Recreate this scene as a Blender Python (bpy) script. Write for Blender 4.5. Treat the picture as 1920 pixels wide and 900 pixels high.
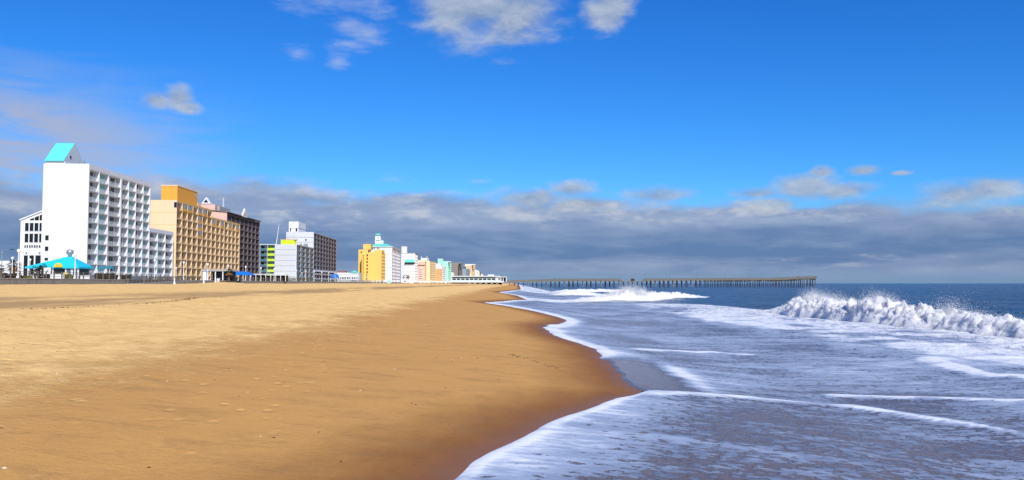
import bpy, math, random
import numpy as np
from mathutils import Vector
random.seed(7); np.random.seed(7)
S = bpy.context.scene
for o in list(bpy.data.objects): bpy.data.objects.remove(o)
COL = S.collection
# ------------------------------------------------------------------ camera
F = 1536.0; TH = math.atan(81/F); H = 3.0
cd = bpy.data.cameras.new('camera'); cam = bpy.data.objects.new('camera', cd); COL.objects.link(cam)
cd.sensor_width = 36; cd.lens = 28.8; cd.clip_start = .1; cd.clip_end = 60000
cam.location = (0, 0, H); cam.rotation_euler = (math.pi/2 + TH, 0, 0); S.camera = cam
def ray(px, py):
    u = (px-960)/F; v = (450-py)/F
    return (u, math.cos(TH)-v*math.sin(TH), math.sin(TH)+v*math.cos(TH))
def at(px, py, Y):
    d = ray(px, py); k = Y/d[1]; return Vector((d[0]*k, Y, H+d[2]*k))
def azel(px, py):
    d = ray(px, py); return math.atan2(d[0], d[1]), math.atan2(d[2], math.hypot(d[0], d[1]))
# ------------------------------------------------------------------ sun
EL = math.radians(38); AZ = math.radians(20)      # behind the camera, a little to the right (seaward)
sd = Vector((math.cos(EL)*math.sin(AZ), -math.cos(EL)*math.cos(AZ), math.sin(EL)))   # towards the sun
sl = bpy.data.lights.new('sun', 'SUN'); sl.energy = 4.8; sl.angle = math.radians(.5); sl.color = (1, .95, .86)
so = bpy.data.objects.new('sun', sl); COL.objects.link(so)
so.rotation_euler = sd.to_track_quat('Z', 'Y').to_euler(); so.location = (0, -20, 60)
vs = S.view_settings; vs.view_transform = 'Standard'; vs.look = 'None'; vs.gamma = 1; vs.exposure = 0; vs.use_curve_mapping = False
# ------------------------------------------------------------------ node helper
class NT:
    def __init__(s, tree): s.t = tree; s.n = tree.nodes; s.l = tree.links
    def new(s, typ, **kw):
        n = s.n.new(typ)
        for k, v in kw.items(): setattr(n, k, v)
        return n
    def put(s, sock, v):
        if isinstance(v, bpy.types.NodeSocket): s.l.new(v, sock)
        else:
            if isinstance(v, (tuple, list)) and len(v) == 3 and sock.type == 'RGBA': v = tuple(v)+(1,)
            sock.default_value = v
    def m(s, op, a, b=0.0, c=0.0, clamp=False):
        n = s.new('ShaderNodeMath', operation=op, use_clamp=clamp)
        s.put(n.inputs[0], a); s.put(n.inputs[1], b)
        if op in ('MULTIPLY_ADD', 'SMOOTH_MIN', 'SMOOTH_MAX'): s.put(n.inputs[2], c)
        return n.outputs[0]
    def add(s, *a):
        r = a[0]
        for b in a[1:]: r = s.m('ADD', r, b)
        return r
    def mul(s, *a):
        r = a[0]
        for b in a[1:]: r = s.m('MULTIPLY', r, b)
        return r
    def sub(s, a, b): return s.m('SUBTRACT', a, b)
    def sst(s, x, lo, hi, a=0.0, b=1.0):
        n = s.new('ShaderNodeMapRange', interpolation_type='SMOOTHSTEP')
        s.put(n.inputs[0], x); s.put(n.inputs[1], lo); s.put(n.inputs[2], hi); s.put(n.inputs[3], a); s.put(n.inputs[4], b)
        return n.outputs[0]
    def noise(s, vec, scale, detail=4, rough=.55, dist=0.0):
        n = s.new('ShaderNodeTexNoise'); s.put(n.inputs['Vector'], vec)
        n.inputs['Scale'].default_value = scale; n.inputs['Detail'].default_value = detail
        n.inputs['Roughness'].default_value = rough; n.inputs['Distortion'].default_value = dist
        return n.outputs[0]
    def voro(s, vec, scale, feature='F1'):
        n = s.new('ShaderNodeTexVoronoi', feature=feature); s.put(n.inputs['Vector'], vec); n.inputs['Scale'].default_value = scale
        return n.outputs[0]
    def mix(s, f, a, b, mode='MIX'):
        n = s.new('ShaderNodeMix', data_type='RGBA', blend_type=mode)
        s.put(n.inputs[0], f); s.put(n.inputs[6], a); s.put(n.inputs[7], b); return n.outputs[2]
    def vmul(s, v, k, off=(0, 0, 0)):
        n = s.new('ShaderNodeVectorMath', operation='MULTIPLY_ADD'); s.put(n.inputs[0], v); n.inputs[1].default_value = k; n.inputs[2].default_value = off
        return n.outputs[0]
    def attr(s, name): return s.new('ShaderNodeAttribute', attribute_name=name).outputs['Fac']
    def bump(s, h, strength, dist):
        n = s.new('ShaderNodeBump'); s.put(n.inputs['Height'], h); s.put(n.inputs['Strength'], strength); n.inputs['Distance'].default_value = dist
        return n.outputs[0]
# ------------------------------------------------------------------ world: Nishita sky with clouds
W = bpy.data.worlds.new('World'); S.world = W; W.use_nodes = True
w = NT(W.node_tree); w.n.clear()
sky = w.new('ShaderNodeTexSky', sky_type='NISHITA'); sky.sun_disc = False
sky.sun_elevation = EL; sky.sun_rotation = math.pi - AZ; sky.air_density = 1.0; sky.dust_density = .25; sky.ozone_density = 3.0
bl = w.mix(1.0, sky.outputs[0], (.36, .74, 1.36), 'MULTIPLY')
sp_ = w.new('ShaderNodeSeparateColor'); w.put(sp_.inputs[0], bl)
cb_ = w.new('ShaderNodeCombineColor')
for ch, (ex_, kk_) in enumerate(((1.8, 2.51), (1.25, 1.03), (1.0, .86))):      # deeper, cleaner blue (polarised winter sky)
    w.put(cb_.inputs[ch], w.mul(w.m('POWER', w.mul(sp_.outputs[ch], .125), ex_), kk_/.125))
bl = cb_.outputs[0]
bg = w.new('ShaderNodeBackground'); w.put(bg.inputs[0], bl); bg.inputs[1].default_value = .125
D = w.new('ShaderNodeTexCoord').outputs['Generated']
sx = w.new('ShaderNodeSeparateXYZ'); w.put(sx.inputs[0], D)
az = w.m('ARCTAN2', sx.outputs[0], sx.outputs[1]); el = w.m('ARCSINE', sx.outputs[2])
big = w.noise(w.vmul(D, (1, 1, 2.6), (3, 1, 0)), 7, 6, .55)
fine = w.noise(w.vmul(D, (1, 1, 2.0), (0, 7, 2)), 22, 8, .6, .3)
puff = w.noise(w.vmul(D, (1, 1, 1.7), (5, 2, 1)), 48, 8, .62, .2)
streak = w.noise(w.vmul(D, (1, 1, 9), (2, 2, 2)), 6, 7, .6, .4)
streak2 = w.noise(w.vmul(D, (1, 1, 6), (8, 0, 3)), 16, 6, .6, .3)
finel = w.noise(w.vmul(D, (1, 1, 3.2), (0, 7, 2)), 17, 3, .5, .2)
fine_u = w.noise(w.vmul(D, (1, 1, 2.0), (0, 7, 2.022)), 22, 8, .6, .3); puff_u = w.noise(w.vmul(D, (1, 1, 1.7), (5, 2, 1.010)), 48, 8, .62, .2)
lit = w.add(w.mul(w.sub(fine, fine_u), 2.4), w.mul(w.sub(puff, puff_u), 1.2))
nz = w.sub(w.add(w.mul(finel, .45), w.mul(fine, .42), w.mul(puff, .13)), .5)
# shelf of cloud above the horizon, all the way round
top = w.add(.104, w.mul(w.sub(big, .5), .07), w.mul(w.sub(fine, .5), .010), w.mul(w.sub(finel, .5), .022), w.mul(w.m('SINE', w.mul(w.sub(az, .12), 3.0)), -.016))
bank = w.sst(w.sub(top, el), -.004, .018)
relief = w.add(w.mul(w.sub(streak, .5), 1.1), w.mul(w.sub(streak2, .5), .42), w.mul(w.sub(finel, .5), .5))
dark = w.add(w.sst(el, .012, .036), w.mul(w.sst(el, .040, .085), -1.0))          # the deep blue belt
lightness = w.m('ADD', w.add(.43, relief, w.mul(lit, w.sst(el, .05, .08, 0, .06)), w.mul(dark, -.36), w.mul(w.sst(el, .05, .085), .22)), 0, clamp=True)
bankcol = w.mix(lightness, (.115, .195, .39), (.40, .47, .63))
bankcol = w.mix(w.sst(el, .0, .022, .75, 0.0), bankcol, (.17, .29, .47))
# lit lumps along the shelf's upper part
lump = w.sst(w.add(w.mul(puff, .10), w.mul(fine, .18), w.mul(finel, .75), w.mul(lit, .10)), .50, .72)
lumpband = w.mul(w.sst(el, .060, .082), w.sst(w.sub(top, el), -.012, .012), lump)
bankcol = w.mix(w.mul(lumpband, .62), bankcol, (.62, .63, .68))
lowl = w.mul(w.sst(streak2, .55, .72), w.sst(el, .012, .022), w.sst(el, .034, .046, 1, 0), w.sst(az, .1, .4))
bankcol = w.mix(w.mul(lowl, .55), bankcol, (.50, .50, .58))
# thin high veil, thicker to the left (inland)
vm = w.mul(w.sst(w.add(streak, w.mul(w.sub(big, .5), .7)), .22, .62), w.sst(el, .05, .09), w.sst(w.add(el, w.mul(w.sub(streak, .5), .12)), .16, .25, 1, 0), w.sst(az, -.54, -.27, 1, .0))
veilcol = (.42, .46, .60)
# separate clouds: az, el and radii from the picture, and more of the same kind round the rest of the sky
def blob(px, py, rx, ry):
    a, e = azel(px, py); k = math.cos(a)
    return (a, e, rx/F*k*k, ry/F)
cu = [blob(870, 22, 112, 74), blob(960, 30, 112, 74), blob(910, 10, 120, 70), blob(900, -30, 150, 50), blob(1140, 18, 58, 45), blob(1150, -20, 60, 40),
      blob(335, 185, 34, 26), blob(295, 188, 36, 16), blob(352, 200, 36, 16),
      blob(1070, 355, 55, 22), blob(1000, 372, 95, 24), blob(1230, 368, 90, 22), blob(1090, 384, 110, 16),
      blob(1510, 352, 82, 31), blob(1580, 358, 82, 19), blob(1440, 384, 72, 19), blob(1540, 323, 32, 13), blob(1620, 320, 40, 11),
      blob(1800, 366, 105, 27), blob(1855, 354, 85, 26), blob(1420, 362, 60, 16), blob(1690, 324, 24, 5)]
wisp = [blob(620, 5, 150, 22), blob(690, 65, 40, 22), blob(655, 85, 50, 12), blob(632, 115, 26, 17), blob(560, 100, 30, 16),
        blob(740, 335, 56, 15), blob(900, 339, 34, 9), blob(560, 348, 56, 20), blob(650, 45, 40, 20), blob(840, 360, 60, 9)]
rr = random.Random(3)
for i in range(12):
    a = rr.uniform(.75, 5.5); e = rr.uniform(.09, .6)
    for j in range(3): cu.append((((a+rr.uniform(-.05, .05)+math.pi) % (2*math.pi))-math.pi, e+rr.uniform(-.012, .012), rr.uniform(.03, .07), rr.uniform(.014, .03)))
def blobs(lst):
    r = None; hgt = None
    for (a, e, ra, re) in lst:
        da = w.m('DIVIDE', w.sub(az, a), ra); de = w.m('DIVIDE', w.sub(el, e), re)
        v = w.sub(1.0, w.m('SQRT', w.add(w.mul(da, da), w.mul(de, de))))
        r = v if r is None else w.m('SMOOTH_MAX', r, v, .15)
    return r
cb = blobs(cu); wb = blobs(wisp)
cm = w.sst(w.add(cb, w.mul(nz, 2.3), -.02), -.12, .75)
wm = w.mul(w.sst(w.add(wb, w.mul(w.sub(w.add(w.mul(streak2, .5), w.mul(fine, .5)), .5), 4.6)), -.2, 1.6), .50)
shade = w.m('ADD', w.add(.45, w.mul(lit, .55), w.mul(w.sub(finel, .5), .9), w.mul(w.sub(fine, .5), .5), w.mul(w.sub(cb, .35), -.12)), 0, clamp=True)
cucol = w.mix(shade, (.27, .35, .50), (.56, .62, .70))
# composite
def over(under, mask, colr, ):
    b = w.new('ShaderNodeBackground'); w.put(b.inputs[0], colr); b.inputs[1].default_value = 1
    x = w.new('ShaderNodeMixShader'); w.put(x.inputs[0], mask); w.l.new(under, x.inputs[1]); w.l.new(b.outputs[0], x.inputs[2]); return x.outputs[0]
up = w.sst(el, -.004, 0.0)
r = over(bg.outputs[0], w.mul(vm, .92), veilcol)
r = over(r, wm, (.55, .60, .74))
r = over(r, w.mul(bank, .94, up), bankcol)
r = over(r, w.mul(cm, .86, up), cucol)
w.l.new(r, w.new('ShaderNodeOutputWorld').inputs[0])
W.cycles.sampling_method = 'MANUAL'; W.cycles.sample_map_resolution = 1024
# ------------------------------------------------------------------ materials
MATS = {}
def pm(name, col, rough=.8, var=.08, scale=.6, bump=0.0, bscale=30, streak=0.0, metal=0.0, spec=.4):
    if name in MATS: return MATS[name]
    m = bpy.data.materials.new(name); m.use_nodes = True; t = NT(m.node_tree)
    b = t.n['Principled BSDF']; b.inputs['Roughness'].default_value = rough; b.inputs['Metallic'].default_value = metal
    b.inputs['Specular IOR Level'].default_value = spec
    g = t.new('ShaderNodeNewGeometry').outputs['Position']
    n = t.noise(g, scale, 5, .6)
    f = t.add(1.0, t.mul(t.sub(n, .5), 2*var))
    if streak:
        st = t.noise(t.vmul(g, (1, 1, .06)), 1.7, 4, .6)
        f = t.mul(f, t.sst(st, .45, .75, 1.0, 1-streak))
    hs = t.new('ShaderNodeHueSaturation'); t.put(hs.inputs['Color'], tuple(col)+(1,)); t.put(hs.inputs['Value'], f)
    t.put(b.inputs['Base Color'], hs.outputs[0])
    if bump: t.put(b.inputs['Normal'], t.bump(t.noise(g, bscale, 4), bump, .05))
    MATS[name] = m; return m
white = pm('white_stucco', (.74, .74, .73), .75, .05, .3, .1, 8, .07)
offw = pm('offwhite_paint', (.76, .76, .74), .6, .05, .5)
greyw = pm('pale_grey_stucco', (.60, .61, .62), .8, .06, .4, 0, 8, .07)
rail_w = pm('white_rail_paint', (.80, .81, .80), .5, .04)
glass = pm('dark_glass', (.012, .015, .018), .12, .3, .35, spec=.5)
glass2 = pm('grey_blue_glass', (.10, .14, .17), .15, .35, .25, spec=.5)
dglass = pm('door_glass', (.004, .005, .006), .25, .3, .35, spec=.25)
teal_d = pm('turquoise_door', (.16, .55, .47), .5, .15, .2)
teal_r = pm('turquoise_roof', (.12, .66, .63), .45, .06, .6, 0, 8, .05)
cyan_r = pm('cyan_canvas_roof', (.02, .56, .72), .55, .07, .6)
peach = pm('peach_stucco', (.80, .60, .36), .8, .05, .3, 0, 8, .07)
amber = pm('amber_stucco', (.72, .44, .13), .8, .06, .3, 0, 8, .06)
orange = pm('orange_stucco', (.80, .38, .05), .8, .05, .3, 0, 8, .06)
amber_shade = pm('amber_recess_shade', (.44, .26, .09), .8, .08, .4)  # darkened amber: balcony recess shade put into the wall colour
bronze = pm('bronze_rail', (.26, .15, .07), .5, .1)
pinkw = pm('pink_stucco', (.70, .46, .38), .8, .05, .3, 0, 8, .06)
brownp = pm('mauve_brown_paint', (.075, .05, .05), .7, .1, .4)
brownf = pm('grey_mauve_frame', (.19, .155, .155), .7, .08, .4)
lime = pm('lime_paint', (.60, .85, .02), .6, .05, .4)
slate = pm('teal_slate_paint', (.06, .15, .19), .6, .1, .4)
rose = pm('dusty_rose_paint', (.14, .085, .08), .6, .1, .4)
conc = pm('grey_concrete', (.25, .25, .22), .9, .16, .8, .3, 12, .28)
conc_l = pm('light_concrete', (.40, .39, .36), .9, .10, .8, .2, 12, .1)
yellow = pm('yellow_stucco', (.82, .53, .13), .8, .05, .2, 0, 8, .05)
minto = pm('mint_stucco', (.34, .78, .60), .8, .05, .2)
mint_r = pm('mint_roof', (.15, .60, .48), .5, .05, .3)
cream = pm('cream_stucco', (.82, .68, .42), .8, .05, .2, 0, 8, .05)
rosep = pm('salmon_stucco', (.80, .50, .38), .8, .05, .2)
tan = pm('tan_stucco', (.62, .37, .15), .8, .06, .2)
taupe = pm('taupe_concrete', (.24, .22, .19), .8, .06, .2)
bluegr = pm('bluegrey_concrete', (.26, .34, .42), .8, .06, .2)
wood_g = pm('weathered_wood', (.20, .17, .13), .9, .2, 1.5, .4, 10)
wood_t = pm('tan_pier_plank', (.20, .17, .125), .9, .2, .5, .3, 6, .15)
pile_m = pm('dark_pile_wood', (.045, .04, .036), .85, .3, 1.2, .3, 6)
black = pm('black_canvas', (.012, .012, .014), .7, .2, .8)
blue_a = pm('blue_canvas', (.01, .17, .62), .6, .08, .6)
gold = pm('yellow_canvas', (.85, .58, .02), .6, .05, .6)
metal = pm('grey_metal', (.45, .46, .46), .4, .1, .8, metal=.6)
lampw = pm('lamp_white_paint', (.78, .79, .77), .5, .04)
globe = pm('lamp_globe', (.85, .85, .82), .3, .02)
bark = pm('palm_bark', (.14, .10, .06), .95, .2, 3, .5, 12)
frond = pm('palm_frond', (.045, .06, .018), .7, .35, 2.5)
frond_d = pm('dead_palm_frond', (.22, .11, .04), .8, .3, 2.5)
leaf = pm('shrub_leaf', (.035, .05, .016), .8, .5, 2.0)
leaf_d = pm('dark_shrub_leaf', (.016, .016, .010), .8, .5, 2.0)
leaf_y = pm('yellow_green_leaf', (.16, .17, .02), .8, .4, 2.0)
skin = pm('skin', (.45, .27, .19), .6, .05); cloth = pm('dark_clothes', (.02, .022, .03), .9, .2, 4)
gullm = pm('gull_grey', (.10, .10, .11), .8, .3, 8)
pave = pm('boardwalk_concrete', (.38, .35, .30), .9, .12, .5, .2, 6)
# ------------------------------------------------------------------ mesh helpers
def link(name, data, parent=None, loc=(0, 0, 0), label=None, cat=None, group=None, kind=None):
    o = bpy.data.objects.new(name, data); COL.objects.link(o); o.location = loc
    if parent: o.parent = parent
    if label: o['label'] = label
    if cat: o['category'] = cat
    if group: o['group'] = group
    if kind: o['kind'] = kind
    return o
def mesh(name, V, Fc, mat, smooth=False):
    me = bpy.data.meshes.new(name); me.from_pydata([tuple(v) for v in V], [], [tuple(f) for f in Fc]); me.update()
    if mat: me.materials.append(mat)
    if smooth: me.polygons.foreach_set('use_smooth', [True]*len(me.polygons))
    return me
BF = [(0, 3, 2, 1), (4, 5, 6, 7), (0, 1, 5, 4), (1, 2, 6, 5), (2, 3, 7, 6), (3, 0, 4, 7)]
def boxes(lst):
    V = []; Fc = []
    for (x0, y0, z0, x1, y1, z1) in lst:
        if x0 > x1: x0, x1 = x1, x0
        if y0 > y1: y0, y1 = y1, y0
        if z0 > z1: z0, z1 = z1, z0
        n = len(V)
        V += [(x0, y0, z0), (x1, y0, z0), (x1, y1, z0), (x0, y1, z0), (x0, y0, z1), (x1, y0, z1), (x1, y1, z1), (x0, y1, z1)]
        Fc += [tuple(n+i for i in f) for f in BF]
    return V, Fc
CACHE = {}
def bx(name, parent, b, mat, **kw):
    """one box b=(x0,y0,z0,x1,y1,z1) as a part, sharing mesh data between equal boxes"""
    x0, y0, z0, x1, y1, z1 = b
    x0, x1 = min(x0, x1), max(x0, x1); y0, y1 = min(y0, y1), max(y0, y1); z0, z1 = min(z0, z1), max(z0, z1)
    key = (round(x1-x0, 3), round(y1-y0, 3), round(z1-z0, 3), mat.name)
    if key not in CACHE: CACHE[key] = mesh(name, *boxes([(0, 0, 0)+key[:3]]), mat)
    return link(name, CACHE[key], parent, (x0, y0, z0), **kw)
def bxs(name, parent, lst, mat, loc=(0, 0, 0), key=None, **kw):
    if key:
        key = (key, mat.name)
        if key not in CACHE: CACHE[key] = mesh(name, *boxes(lst), mat)
        me = CACHE[key]
    else: me = mesh(name, *boxes(lst), mat)
    return link(name, me, parent, loc, **kw)
def poly(name, parent, V, Fc, mat, smooth=False, loc=(0, 0, 0), **kw): return link(name, mesh(name, V, Fc, mat, smooth), parent, loc, **kw)
def lathe(prof, n=10, c=(0, 0)):
    V = []; Fc = []
    for r, z in prof:
        for i in range(n): a = 2*math.pi*i/n; V.append((c[0]+r*math.cos(a), c[1]+r*math.sin(a), z))
    for k in range(len(prof)-1):
        for i in range(n): j = (i+1) % n; Fc.append((k*n+i, k*n+j, (k+1)*n+j, (k+1)*n+i))
    Fc.append(tuple(range(n))[::-1]); Fc.append(tuple((len(prof)-1)*n+i for i in range(n)))
    return V, Fc
def tube(pts, rad, n=6):
    V = []; Fc = []
    for k, p in enumerate(pts):
        p = Vector(p); q = Vector(pts[min(k+1, len(pts)-1)]); o = Vector(pts[max(k-1, 0)]); d = (q-o).normalized()
        a = d.cross(Vector((0, 0, 1)) if abs(d.z) < .9 else Vector((1, 0, 0))).normalized(); b = d.cross(a)
        r = rad[k] if isinstance(rad, (list, tuple)) else rad
        for i in range(n): t = 2*math.pi*i/n; V.append(p+a*r*math.cos(t)+b*r*math.sin(t))
    for k in range(len(pts)-1):
        for i in range(n): j = (i+1) % n; Fc.append((k*n+i, k*n+j, (k+1)*n+j, (k+1)*n+i))
    Fc.append(tuple(range(n))[::-1]); Fc.append(tuple((len(pts)-1)*n+i for i in range(n)))
    return V, Fc
def join(*vf):
    V = []; Fc = []
    for v, f in vf: n = len(V); V += list(v); Fc += [tuple(n+i for i in q) for q in f]
    return V, Fc
# value noise
_perm = np.random.RandomState(11).rand(256, 256)
def vnoise(x, y):
    xi = np.floor(x).astype(int); yi = np.floor(y).astype(int); fx = x-xi; fy = y-yi
    fx = fx*fx*fx*(fx*(fx*6-15)+10); fy = fy*fy*fy*(fy*(fy*6-15)+10)
    a = _perm[xi & 255, yi & 255]; b = _perm[(xi+1) & 255, yi & 255]; c = _perm[xi & 255, (yi+1) & 255]; d = _perm[(xi+1) & 255, (yi+1) & 255]
    return (a*(1-fx)+b*fx)*(1-fy)+(c*(1-fx)+d*fx)*fy
def fbm(x, y, o=4, g=.5):
    r = 0; a = 1; s = 0
    for i in range(o): r = r+a*vnoise(x*2**i+17.3*i, y*2**i+5.1*i); s += a; a *= g
    return r/s
def sstep(x, a, b):
    t = np.clip((x-a)/(b-a), 0, 1); return t*t*(3-2*t)
# ------------------------------------------------------------------ the beach: height field
PD = [-3000, -200, -60, -25, -10, -5, 0, 4, 10, 20, 40, 75, 130, 4000]
PZ = [-9, -6, -2.6, -1.2, -.42, 0.08, .60, .97, 1.50, 2.20, 2.58, 2.82, 2.95, 3.1]
def xs0(Y): return 1.6 + 2.2*np.sin(np.asarray(Y)*.009+.4)*0 + np.clip((np.asarray(Y)-300)*.012, 0, 5)
def sand_z(X, Y):
    X = np.asarray(X, float); Y = np.asarray(Y, float); d = xs0(Y)-X
    z = np.interp(d, PD, PZ)
    z = z + sstep(d, 3, 14)*(fbm(X*.16, Y*.11, 4)-.5)*.22 + sstep(d, 25, 60)*(fbm(X*.05, Y*.03, 3)-.5)*.35*(1-sstep(d, 150, 300))
    z = z - .12*np.exp(-((d-21.5)/2.6)**2) + .10*np.exp(-((d-17.5)/1.6)**2)                 # low berm and the runnel behind it
    z = z + .42*np.exp(-((X+74.5)/4)**2-((Y-213)/13)**2)                                        # drift of sand at the foot of the ramp
    return z
def hit(px, py):
    z = .6
    for i in range(12):
        d = ray(px, py); k = (z-H)/d[2]; X, Y = d[0]*k, d[1]*k; z = float(sand_z(X, Y))
    return X, Y
EDGE_PX = [(850, 900), (880, 866), (930, 842), (985, 820), (1010, 800), (1040, 787), (1105, 768), (1150, 746), (1216, 737), (1195, 726), (1168, 712),
           (1142, 684), (1118, 655), (1050, 631), (1018, 617), (1030, 610), (1064, 603), (1045, 594), (1000, 583), (945, 573), (908, 567.5), (960, 564), (990, 562.5), (968, 554), (935, 548)]
E = sorted([hit(*p)[::-1] for p in EDGE_PX])
e0 = E[0]
E = [(-80, e0[1]-9), (-12, e0[1]-4.5), (2, e0[1]-2.4), (e0[0]-2.2, e0[1]-.8)]+E+[(330, 3.5), (434, 4.5), (640, 6.0), (900, 8), (1500, 10), (30000, 60)]
EY = np.array([e[0] for e in E]); EX = np.array([e[1] for e in E])
def edge(Y):
    Y = np.asarray(Y, float)
    s = np.interp(Y, EY, EX)
    for k in (.995, 1.005, .99, 1.01): s = s+np.interp(Y*k, EY, EX)
    wob = (fbm(Y*.6, Y*0+3, 2)-.5)*.3*np.clip(Y/16, .12, 1.6)*(Y < 300)
    return s/5 + wob
def grid(Xm, Ym, Zm):
    n, m = Xm.shape; V = np.stack([Xm.ravel(), Ym.ravel(), Zm.ravel()], 1)
    i = np.arange(n*m).reshape(n, m); Q = np.stack([i[:-1, :-1].ravel(), i[:-1, 1:].ravel(), i[1:, 1:].ravel(), i[1:, :-1].ravel()], 1)
    return V, Q
def gmesh(name, Xm, Ym, Zm, mat, attrs={}):
    V, Q = grid(Xm, Ym, Zm)
    me = bpy.data.meshes.new(name); me.vertices.add(len(V)); me.vertices.foreach_set('co', V.ravel())
    me.loops.add(Q.size); me.loops.foreach_set('vertex_index', Q.ravel().astype(np.int32))
    me.polygons.add(len(Q)); me.polygons.foreach_set('loop_start', np.arange(0, Q.size, 4, dtype=np.int32)); me.polygons.foreach_set('loop_total', np.full(len(Q), 4, np.int32))
    me.update(calc_edges=True); me.polygons.foreach_set('use_smooth', np.ones(len(Q), bool)); me.materials.append(mat)
    for k, a in attrs.items():
        at_ = me.attributes.new(k, 'FLOAT', 'POINT'); at_.data.foreach_set('value', a.ravel().astype(np.float32))
    me.validate(); return me
def geo(a, step, ratio, end):
    r = [a]; s = step
    while r[-1] < end: r.append(r[-1]+s); s *= ratio
    return np.array(r)
YS = np.concatenate([[-80, -50, -30, -20, -13, -8, -4, -1, 1.5, 3.5], geo(5, .05, 1.0105, 700), geo(760, 70, 1.25, 30000)])
# sand sheet
dv = geo(0, .07, 1.022, 100); dv = np.concatenate([-geo(.1, .1, 1.06, 300)[::-1], dv, geo(104, 8, 1.2, 6000)])
Dg, Yg = np.meshgrid(dv, YS); Xg = xs0(Yg)-Dg
Zg = sand_z(Xg, Yg)
wetd = edge(Yg)-Xg                      # metres landward of the water's edge
m_sand = bpy.data.materials.new('beach_sand'); m_sand.use_nodes = True; t = NT(m_sand.node_tree); b = t.n['Principled BSDF']
g = t.new('ShaderNodeNewGeometry').outputs['Position']
wd = t.attr('wetd'); dd = t.attr('dist')
n1 = t.noise(t.vmul(g, (1, .6, 0)), .35, 5, .6); n2 = t.noise(t.vmul(g, (1, .5, 0)), 1.6, 5, .65); n3 = t.noise(g, 60, 3, .7); n4 = t.noise(t.vmul(g, (.6, 1.3, 0)), 1.3, 7, .65, .6); n5 = t.noise(g, 9, 5, .7)
dry = t.sst(t.add(dd, t.mul(t.sub(n1, .5), 7.0), t.mul(t.sub(n2, .5), 4.0), t.mul(t.sub(n5, .5), 2.0)), 7.4, 10.8)
damp = t.sst(t.add(wd, t.mul(t.sub(n2, .5), 1.0)), .0, 3.0)
c = t.mix(damp, (.25, .098, .026), (.62, .322, .092))
c = t.mix(t.mul(t.sst(t.add(n4, t.mul(t.sub(n5, .5), .5)), .48, .72), .34, t.sub(1.0, dry)), c, (.225, .135, .065))        # drifts of dark mineral grains
c = t.mix(t.mul(dry, t.sst(n2, .3, .7, .65, 1)), c, (.95, .61, .225))
kick = t.mul(t.sst(t.voro(t.vmul(g, (1.2, .75, 0)), 2.3), .10, .30, 1, 0), t.sst(t.noise(t.vmul(g, (.5, .3, 0)), .9, 3), .40, .56), t.sst(t.add(dd, t.mul(t.sub(n1, .5), 4)), 4.2, 7.0))
c = t.mix(t.mul(kick, t.sst(n5, .3, .6), .55), c, (.95, .57, .18))
run = t.mul(t.sst(t.add(dd, t.mul(t.sub(n1, .5), 5)), 18.5, 21.0), t.sst(t.add(dd, t.mul(t.sub(n2, .5), 4)), 24, 29, 1, 0), t.sst(t.noise(t.vmul(g, (.3, .05, 0)), 1, 3), .35, .55))
c = t.mix(t.mul(run, .62), c, (.26, .15, .075))
hs = t.new('ShaderNodeHueSaturation'); t.put(hs.inputs['Color'], c); t.put(hs.inputs['Value'], t.add(.42, t.mul(n3, .66), t.mul(n2, .14), t.mul(n5, .20), t.mul(n1, .16)))
t.put(b.inputs['Base Color'], hs.outputs[0])
t.put(b.inputs['Roughness'], t.sst(wd, .02, .9, .45, .95)); b.inputs['Specular IOR Level'].default_value = .14
foot = t.sst(t.voro(t.vmul(g, (1, .8, 0)), 1.9), .05, .32)
hgt = t.add(t.mul(n3, .04), t.mul(n2, t.add(.10, t.mul(dry, .35))), t.mul(foot, dry, t.sst(n2, .35, .6), .2), t.mul(t.noise(g, 14, 4, .6), t.add(.05, t.mul(dry, .12))), t.mul(n4, .20), t.mul(n5, .22), t.mul(kick, -.42), t.mul(t.noise(g, 3.2, 4, .6), t.add(.12, t.mul(dry, .25))))
t.put(b.inputs['Normal'], t.bump(hgt, t.sst(wd, 0, 2.0, .15, .8), .11))
beach = link('beach', gmesh('beach', Xg, Yg, Zg, m_sand, dict(wetd=wetd, dist=xs0(Yg)-Xg)), kind='structure', label='wide orange tan sand beach sloping down to the surf')
# ------------------------------------------------------------------ the sea
vv = np.concatenate([[0, .015, .04, .08, .13], geo(.2, .07, 1.021, 150), geo(155, 7, 1.16, 26000)])
Vg, Yw = np.meshgrid(vv, YS); Ew = edge(Yw); Xw = Ew+Vg
near = 1-sstep(Yw, 300, 700)
Sz = sand_z(Xw, Yw)
thick = .035*sstep(Vg, -.01, .16)+.03*sstep(Vg, .3, 3)
sheet = Sz+thick-.012*(Vg < .001)
swell = (.16*np.sin(Xw*.30+.5*np.sin(Yw*.05)+Yw*.02)+.10*np.sin(Xw*.55-Yw*.06+1)+.35*(fbm(Xw*.12, Yw*.05, 3)-.5))
amp = sstep(Vg, 9, 30)*(1-.7*sstep(np.hypot(Xw, Yw), 400, 2000))
chop = (fbm(Xw*.55, Yw*.30, 3)-.5)*.22*sstep(Vg, 4, 14)*near
lvl = 0.02+swell*amp+chop
k = .10; Zw = np.where(Vg < 60, np.maximum(sheet, lvl) + k*.25*np.exp(-((sheet-lvl)/k)**2)*sstep(Vg, .5, 2), lvl)
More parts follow.
